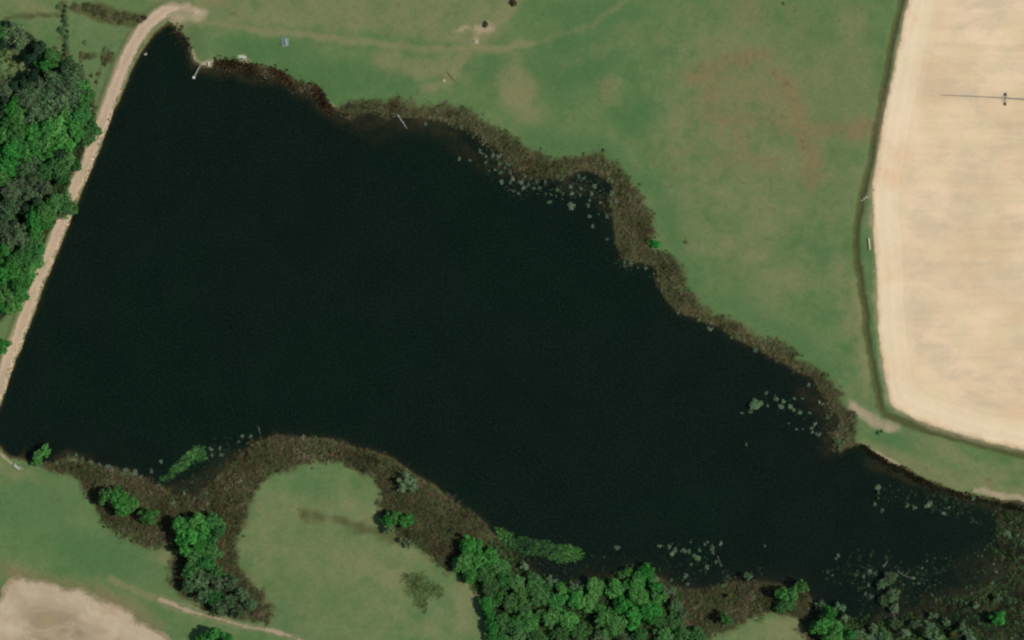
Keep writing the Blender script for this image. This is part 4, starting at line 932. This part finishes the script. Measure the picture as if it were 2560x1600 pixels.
LILY = [[(1180, 330), (1225, 360), (1262, 400), (1300, 430), (1350, 440), (1400, 445), (1450, 425), (1500, 440), (1525, 480), (1530, 560), (1505, 560), (1495, 500), (1450, 490), (1390, 500), (1290, 500), (1235, 460), (1190, 400)], [(1540, 600), (1560, 650), (1640, 665), (1650, 690), (1600, 680), (1545, 668)]]
tufts('floating_leaves', scatter(LILY, .75, 67), [L3(96, 102, 82), L3(118, 122, 100), L3(84, 98, 74), L3(134, 134, 112)], 'speckle of small floating leaves fringing the reed belt', 'floating leaves', 77, 7, .42, .12, .4, .16)
LILY2 = [[(1640, 1355), (1800, 1345), (1815, 1420), (1760, 1430), (1690, 1400)], [(1905, 985), (1960, 985), (2010, 1020), (2090, 1040), (2090, 1100), (2040, 1090), (2000, 1045), (1920, 1025)], [(470, 1110), (560, 1100), (630, 1080), (600, 1125), (520, 1210), (440, 1250), (430, 1210)]]
tufts('floating_leaves', scatter(LILY2, .3, 68), [L3(84, 98, 76), L3(106, 118, 92), L3(76, 98, 72)], 'speckle of small floating leaves off the east and south shores', 'floating leaves', 78, 7, .42, .12, .4, .16)

# ------------------------------------------------------------------ small built and fallen things
def dock():
    (x0, y0), (x1, y1) = P1(501, 163, .6), P1(483, 197, .6)
    L = math.hypot(x1 - x0, y1 - y0); a = math.atan2(y1 - y0, x1 - x0)
    r = tag(empty('dock', (x0, y0, 0), a), 'narrow grey plank dock with a white end platform', 'dock')
    for s in (-.26, .26): MB().tube([(-.4, s, .55), (L, s, .55)], .06, 6).build('beam', M['wood'], r)
    n = 18
    for k in range(n):
        MB().box((.1 + k * (L - 1.3) / n, 0, .64), (.24, .66, .05), random.uniform(-.03, .03)).build('plank', M['wood'], r)
    MB().box((L - .55, 0, .70), (.9, .95, .09)).box((L - .55, 0, .60), (.8, .85, .1)).build('end_platform', M['white'], r)
    for x in (.8, L * .5, L - .15):
        for s in (-.42, .42): MB().tube([(x, s, -1.4), (x, s, .85)], .07, 7).build('post', M['wood'], r)
dock()

def boat():
    x, y = P1(605, 142, .3)
    r = tag(empty('upturned_boat', (x, y, z1(x, y)), R(-6)), 'pale flat boat lying upturned on the grass above the red reeds', 'boat')
    st = [(-1.65, .50, .28), (-1.0, .60, .42), (0, .64, .46), (1.0, .56, .46), (1.5, .34, .40), (1.75, .10, .30)]
    v = []; f = []
    for xx, w, h in st:
        for yy, zz in ((-w, .02), (-w * .95, h * .7), (-w * .7, h), (0, h * 1.04), (w * .7, h), (w * .95, h * .7), (w, .02)): v.append((xx, yy, zz))
    for i in range(len(st) - 1):
        for j in range(6): a = i * 7 + j; f.append((a, a + 7, a + 8, a + 1))
    f += [tuple(range(7)), tuple(35 + k for k in reversed(range(7)))]
    new_obj('hull', v, f, M['palegreen'], r)
    MB().box((-.1, 0, .50), (3.0, .08, .05)).build('keel', M['palegreen'], r)
    for s in (-1, 1): MB().tube([(p[0], s * (p[1] + .02), .05) for p in st], .04, 5).build('gunwale', M['white'], r)
boat()

def chest():
    x, y = P1(523, 160, .3)
    r = tag(empty('storage_chest', (x, y, z1(x, y)), R(10)), 'small white chest on the bare sand beside the dock', 'chest')
    MB().box((0, 0, .28), (.75, 1.15, .56)).build('body', M['white'], r)
    MB().box((0, 0, .60), (.82, 1.22, .07)).box((0, 0, .65), (.7, 1.1, .04)).build('lid', M['white'], r)
    for s in (-1, 1): MB().box((0, s * .61, .42), (.28, .06, .06)).build('handle', M['steel'], r)
chest()

def tarp():
    x, y = P1(713, 106, .2)
    r = tag(empty('tarp', (x, y, z1(x, y)), R(4)), 'pale blue grey tarp with a white fold lying on the lawn', 'tarp')
    n, k = 22, 26; w, l = 2.7, 3.7
    X, Y = np.meshgrid(np.linspace(-1, 1, n), np.linspace(-1, 1, k))
    ed = 1 + .14 * (fbm(X * 3 + 5, Y * 3, 1.0, 2, 2) - .5) * 2
    Z = .08 + .30 * (1 - np.maximum(abs(X), abs(Y)) ** 2) * fbm(X * 2, Y * 2, .7, 8, 3) * 1.4
    V = np.stack([X * w / 2 * ed + .12 * Y, Y * l / 2 * ed, Z], -1).reshape(-1, 3)
    id_ = np.arange(n * k).reshape(k, n)
    new_obj('sheet', V, np.stack([id_[:-1, :-1], id_[:-1, 1:], id_[1:, 1:], id_[1:, :-1]], -1).reshape(-1, 4), M['blue'], r, True)
    pts = [(.22 + .05 * math.sin(t * 5), -1.35 + 2.7 * t, .36 + .06 * math.sin(t * 9)) for t in np.linspace(0, 1, 9)]
    MB().tube(pts, [.16, .28, .34, .36, .34, .36, .32, .26, .14], 8).build('fold', M['bluepale'], r, True)
tarp()

def pole(name, a, b, rad, mat, label, cat, z=.12, stubs=4):
    (x0, y0), (x1, y1) = P1(*a, z), P1(*b, z)
    L = math.hypot(x1 - x0, y1 - y0)
    zA, zB = z1(x0, y0) + z, z1(x1, y1) + z
    r = tag(empty(name, (x0, y0, 0), math.atan2(y1 - y0, x1 - x0)), label, cat)
    pts = [(L * t, .10 * math.sin(t * 3 + 1) - .08, zA + (zB - zA) * t) for t in np.linspace(0, 1, 7)]
    MB().tube(pts, [rad * (1.1 - .5 * i / 6) for i in range(7)], 8).build('stem', mat, r, True)
    for k in range(stubs):
        t = .3 + .6 * k / stubs; s = 1 if k % 2 else -1
        p = (L * t, 0, zA + (zB - zA) * t)
        MB().tube([p, (p[0] + .35, s * .35, p[2] + .08), (p[0] + .6, s * .75, p[2] + .1)], [rad * .4, rad * .3, rad * .1], 5).build('side_branch', mat, r)
pole('fallen_log', (994, 288), (1019, 322), .15, M['palewood'], 'straight white fallen log slanting from the reeds into the water', 'log', .12, 3)
pole('fallen_branch', (1117, 181), (1136, 203), .13, M['bark'], 'thin dark branch lying on the pasture grass', 'branch', .1, 3)
def driftwood(pts, rad, label):
    w = P(chaikin(pts, False, 2), .1)
    r = tag(empty('driftwood', (w[0][0], w[0][1], 0)), label, 'driftwood')
    p = [(a - w[0][0], b - w[0][1], .08) for a, b in w]
    MB().tube(p, [rad * (1 - .6 * i / (len(p) - 1)) for i in range(len(p))], 6).build('limb', M['greybark'], r, True)
    for k in range(2, len(p) - 1, 3):
        s = 1 if k % 2 else -1
        MB().tube([p[k], (p[k][0] + .5 * s, p[k][1] + .7, .14)], [rad * .5, rad * .2], 5).build('twig', M['greybark'], r)
driftwood([(2214, 1515), (2226, 1520), (2234, 1534), (2238, 1552)], .20, 'pale curved limb in the marsh below the flooded trees')
driftwood([(2244, 1426), (2254, 1436), (2270, 1443), (2288, 1448)], .15, 'pale thin limb in the marsh right of the flooded trees')
driftwood([(2208, 1418), (2214, 1408), (2220, 1404)], .13, 'short pale stick in the marsh above the flooded trees')
driftwood([(2008, 1474), (2016, 1490), (2022, 1508)], .16, 'pale leaning stick beside the bank end tree')
driftwood([(1794, 1390), (1800, 1408), (1804, 1418)], .12, 'thin pale stick among the plants off the south wood')
driftwood([(646, 1068), (648, 1076), (652, 1086)], .12, 'thin pale stick at the tip of the peninsula reeds')
driftwood([(376, 1174), (382, 1184)], .13, 'short pale stick in front of the floating mat inlet')

def rocks(label, items, mat, seed, cat='rock', name='rock', group=None):
    rk = ranks(items) if len(items) > 1 else {0: ''}
    for i, (px, py, rp) in enumerate(items):
        q = np.random.default_rng(seed + i)
        x, y = P1(px, py, .2)
        v = []; f = []; nr, ns = 5, 9
        for a in range(nr):
            t = a / (nr - 1) * math.pi * .5
            for b in range(ns):
                k = rp * S * (1 + .25 * q.normal()) * math.cos(t * .96)
                v.append((k * math.cos(b * 2 * math.pi / ns), k * math.sin(b * 2 * math.pi / ns) * .8, rp * S * .7 * math.sin(t) - .06))
        for a in range(nr - 1):
            for b in range(ns): f.append((a * ns + b, a * ns + (b + 1) % ns, (a + 1) * ns + (b + 1) % ns, (a + 1) * ns + b))
        f.append(tuple((nr - 1) * ns + b for b in range(ns)))
        o = new_obj(name, v, f, mat, None, False); o.location = (x, y, z1(x, y)); o.rotation_euler = (0, 0, q.random() * 6)
        tag(o, label + rk[i], cat, group)
rocks('pale rock in the ditch beside the tan field', [(2154, 502, 3), (2159, 498, 4), (2164, 495, 3.4), (2169, 494, 2.4)], M['rock'], 300, group='rocks in the field ditch')
rocks('cream rock on the edge of the tan field above the ditch rocks', [(2183, 477, 4)], M['rock'], 310)
rocks('low pale straw heap on the bare patch of the north pasture', [(1189, 106, 7)], M['straw'], 320, 'straw heap', 'straw_heap')
rocks('small pale straw heap beside the dark branch on the pasture', [(1109, 203, 5)], M['straw'], 321, 'straw heap', 'straw_heap')
rocks('pale rock by the washout left of the dirt road', [(150, 493, 4), (228, 272, 3.5), (236, 268, 3)], M['rock'], 330, group='rocks beside the dirt road')
rocks('pale rock in the water beside the upper dirt road', [(364, 135, 4)], M['rock'], 340)

def culvert():
    x, y = P1(2172, 612, .3)
    r = tag(empty('culvert_pipe', (x, y, z1(x, y) - .22), R(94)), 'pale tan culvert pipe lying between ditch and field', 'pipe')
    b = MB(); L = 4.6; k = 16
    for rad, flip in ((.46, 0), (.38, 1)):
        base = len(b.v)
        for xx in (-L / 2, L / 2):
            for j in range(k): t = 2 * math.pi * j / k; b.v.append((xx, rad * math.cos(t), .4 + rad * math.sin(t)))
        for j in range(k):
            q = (base + j, base + (j + 1) % k, base + k + (j + 1) % k, base + k + j); b.f.append(q[::-1] if flip else q)
    for e in (0, k):
        for j in range(k): b.f.append((e + j, e + (j + 1) % k, 2 * k + e + (j + 1) % k, 2 * k + e + j))
    b.build('barrel', M['pipe'], r)
    for xx in (-L / 2 + .2, L / 2 - .2, 0):
        MB().tube([(xx - .1, 0, .4), (xx + .1, 0, .4)], .50, 16).build('collar', M['pipe'], r)
culvert()

def slab():
    x, y = P1(42, 1168, .2)
    r = tag(empty('concrete_headwall', (x, y, z1(x, y)), R(-38)), 'pale concrete headwall on the southwest bank', 'headwall')
    MB().box((0, 0, .3), (2.2, .9, .7), 0, 0, .96).build('wall', M['concrete'], r)
    MB().box((0, 0, .69), (2.4, 1.05, .1)).build('cap', M['concrete'], r)
    for s in (-1, 1): MB().box((s * 1.2, .35, .2), (.3, 1.2, .5), s * .4).build('wing', M['concrete'], r)
slab()

def pivot():
    xa, ya = P1(2362, 244, 0); xb, yb = P1(2513, 252, 0)
    a = math.atan2(yb - ya, xb - xa); L = math.hypot(xb - xa, yb - ya); zg = z1(xb, yb)
    r = tag(empty('irrigation_boom', (xb, yb, zg), a), 'grey wheeled irrigation boom standing on the tan field', 'irrigation boom')
    HP = 2.6; span = 34.0
    for k in range(6):
        x0 = -L + k * (L + span) / 6; x1 = x0 + (L + span) / 6
        MB().tube([(x0, 0, HP), (x1 - .02, 0, HP)], .11, 8).build('pipe', M['steel'], r)
    for k in range(9):
        x = -L + .6 + k * (L + span) / 9
        MB().tube([(x, 0, HP), (x, .05, HP - 1.2)], .025, 4).build('drop_hose', M['tyre'], r)
    for s in (-.55, .55): MB().tube([(.6, s * .4, HP - .1), (span * .5, s, HP - .9), (span - .6, s * .4, HP - .1)], .045, 5).build('truss_rod', M['steel'], r)
    MB().tube([(-L + 1, 0, HP + .1), (-.2, 0, HP + 1.4), (3, 0, HP + .1)], .03, 4).build('stay_cable', M['steel'], r)
    for tx in (0.0, span):
        MB().tube([(tx, -1.9, .62), (tx, 1.9, .62)], .12, 6).build('base_beam', M['steel'], r)
        for s in (-1, 1):
            MB().tube([(tx, s * 1.75, .62), (tx - .15, 0, HP)], .07, 5).tube([(tx + .1, s * 1.75, .62), (tx + .9, 0, HP)], .05, 5).build('tower_leg', M['steel'], r)
            w = MB().tube([(tx - .17, s * 1.9, .55), (tx + .17, s * 1.9, .55)], .55, 16)
            wh = w.build('wheel', M['tyre'], r)
            MB().tube([(tx - .2, s * 1.9, .55), (tx + .2, s * 1.9, .55)], .22, 10).build('hub', M['steel'], wh)
        MB().box((tx, 0, HP + .45), (.5, .35, .6)).build('control_box', M['steel'], r)
pivot()
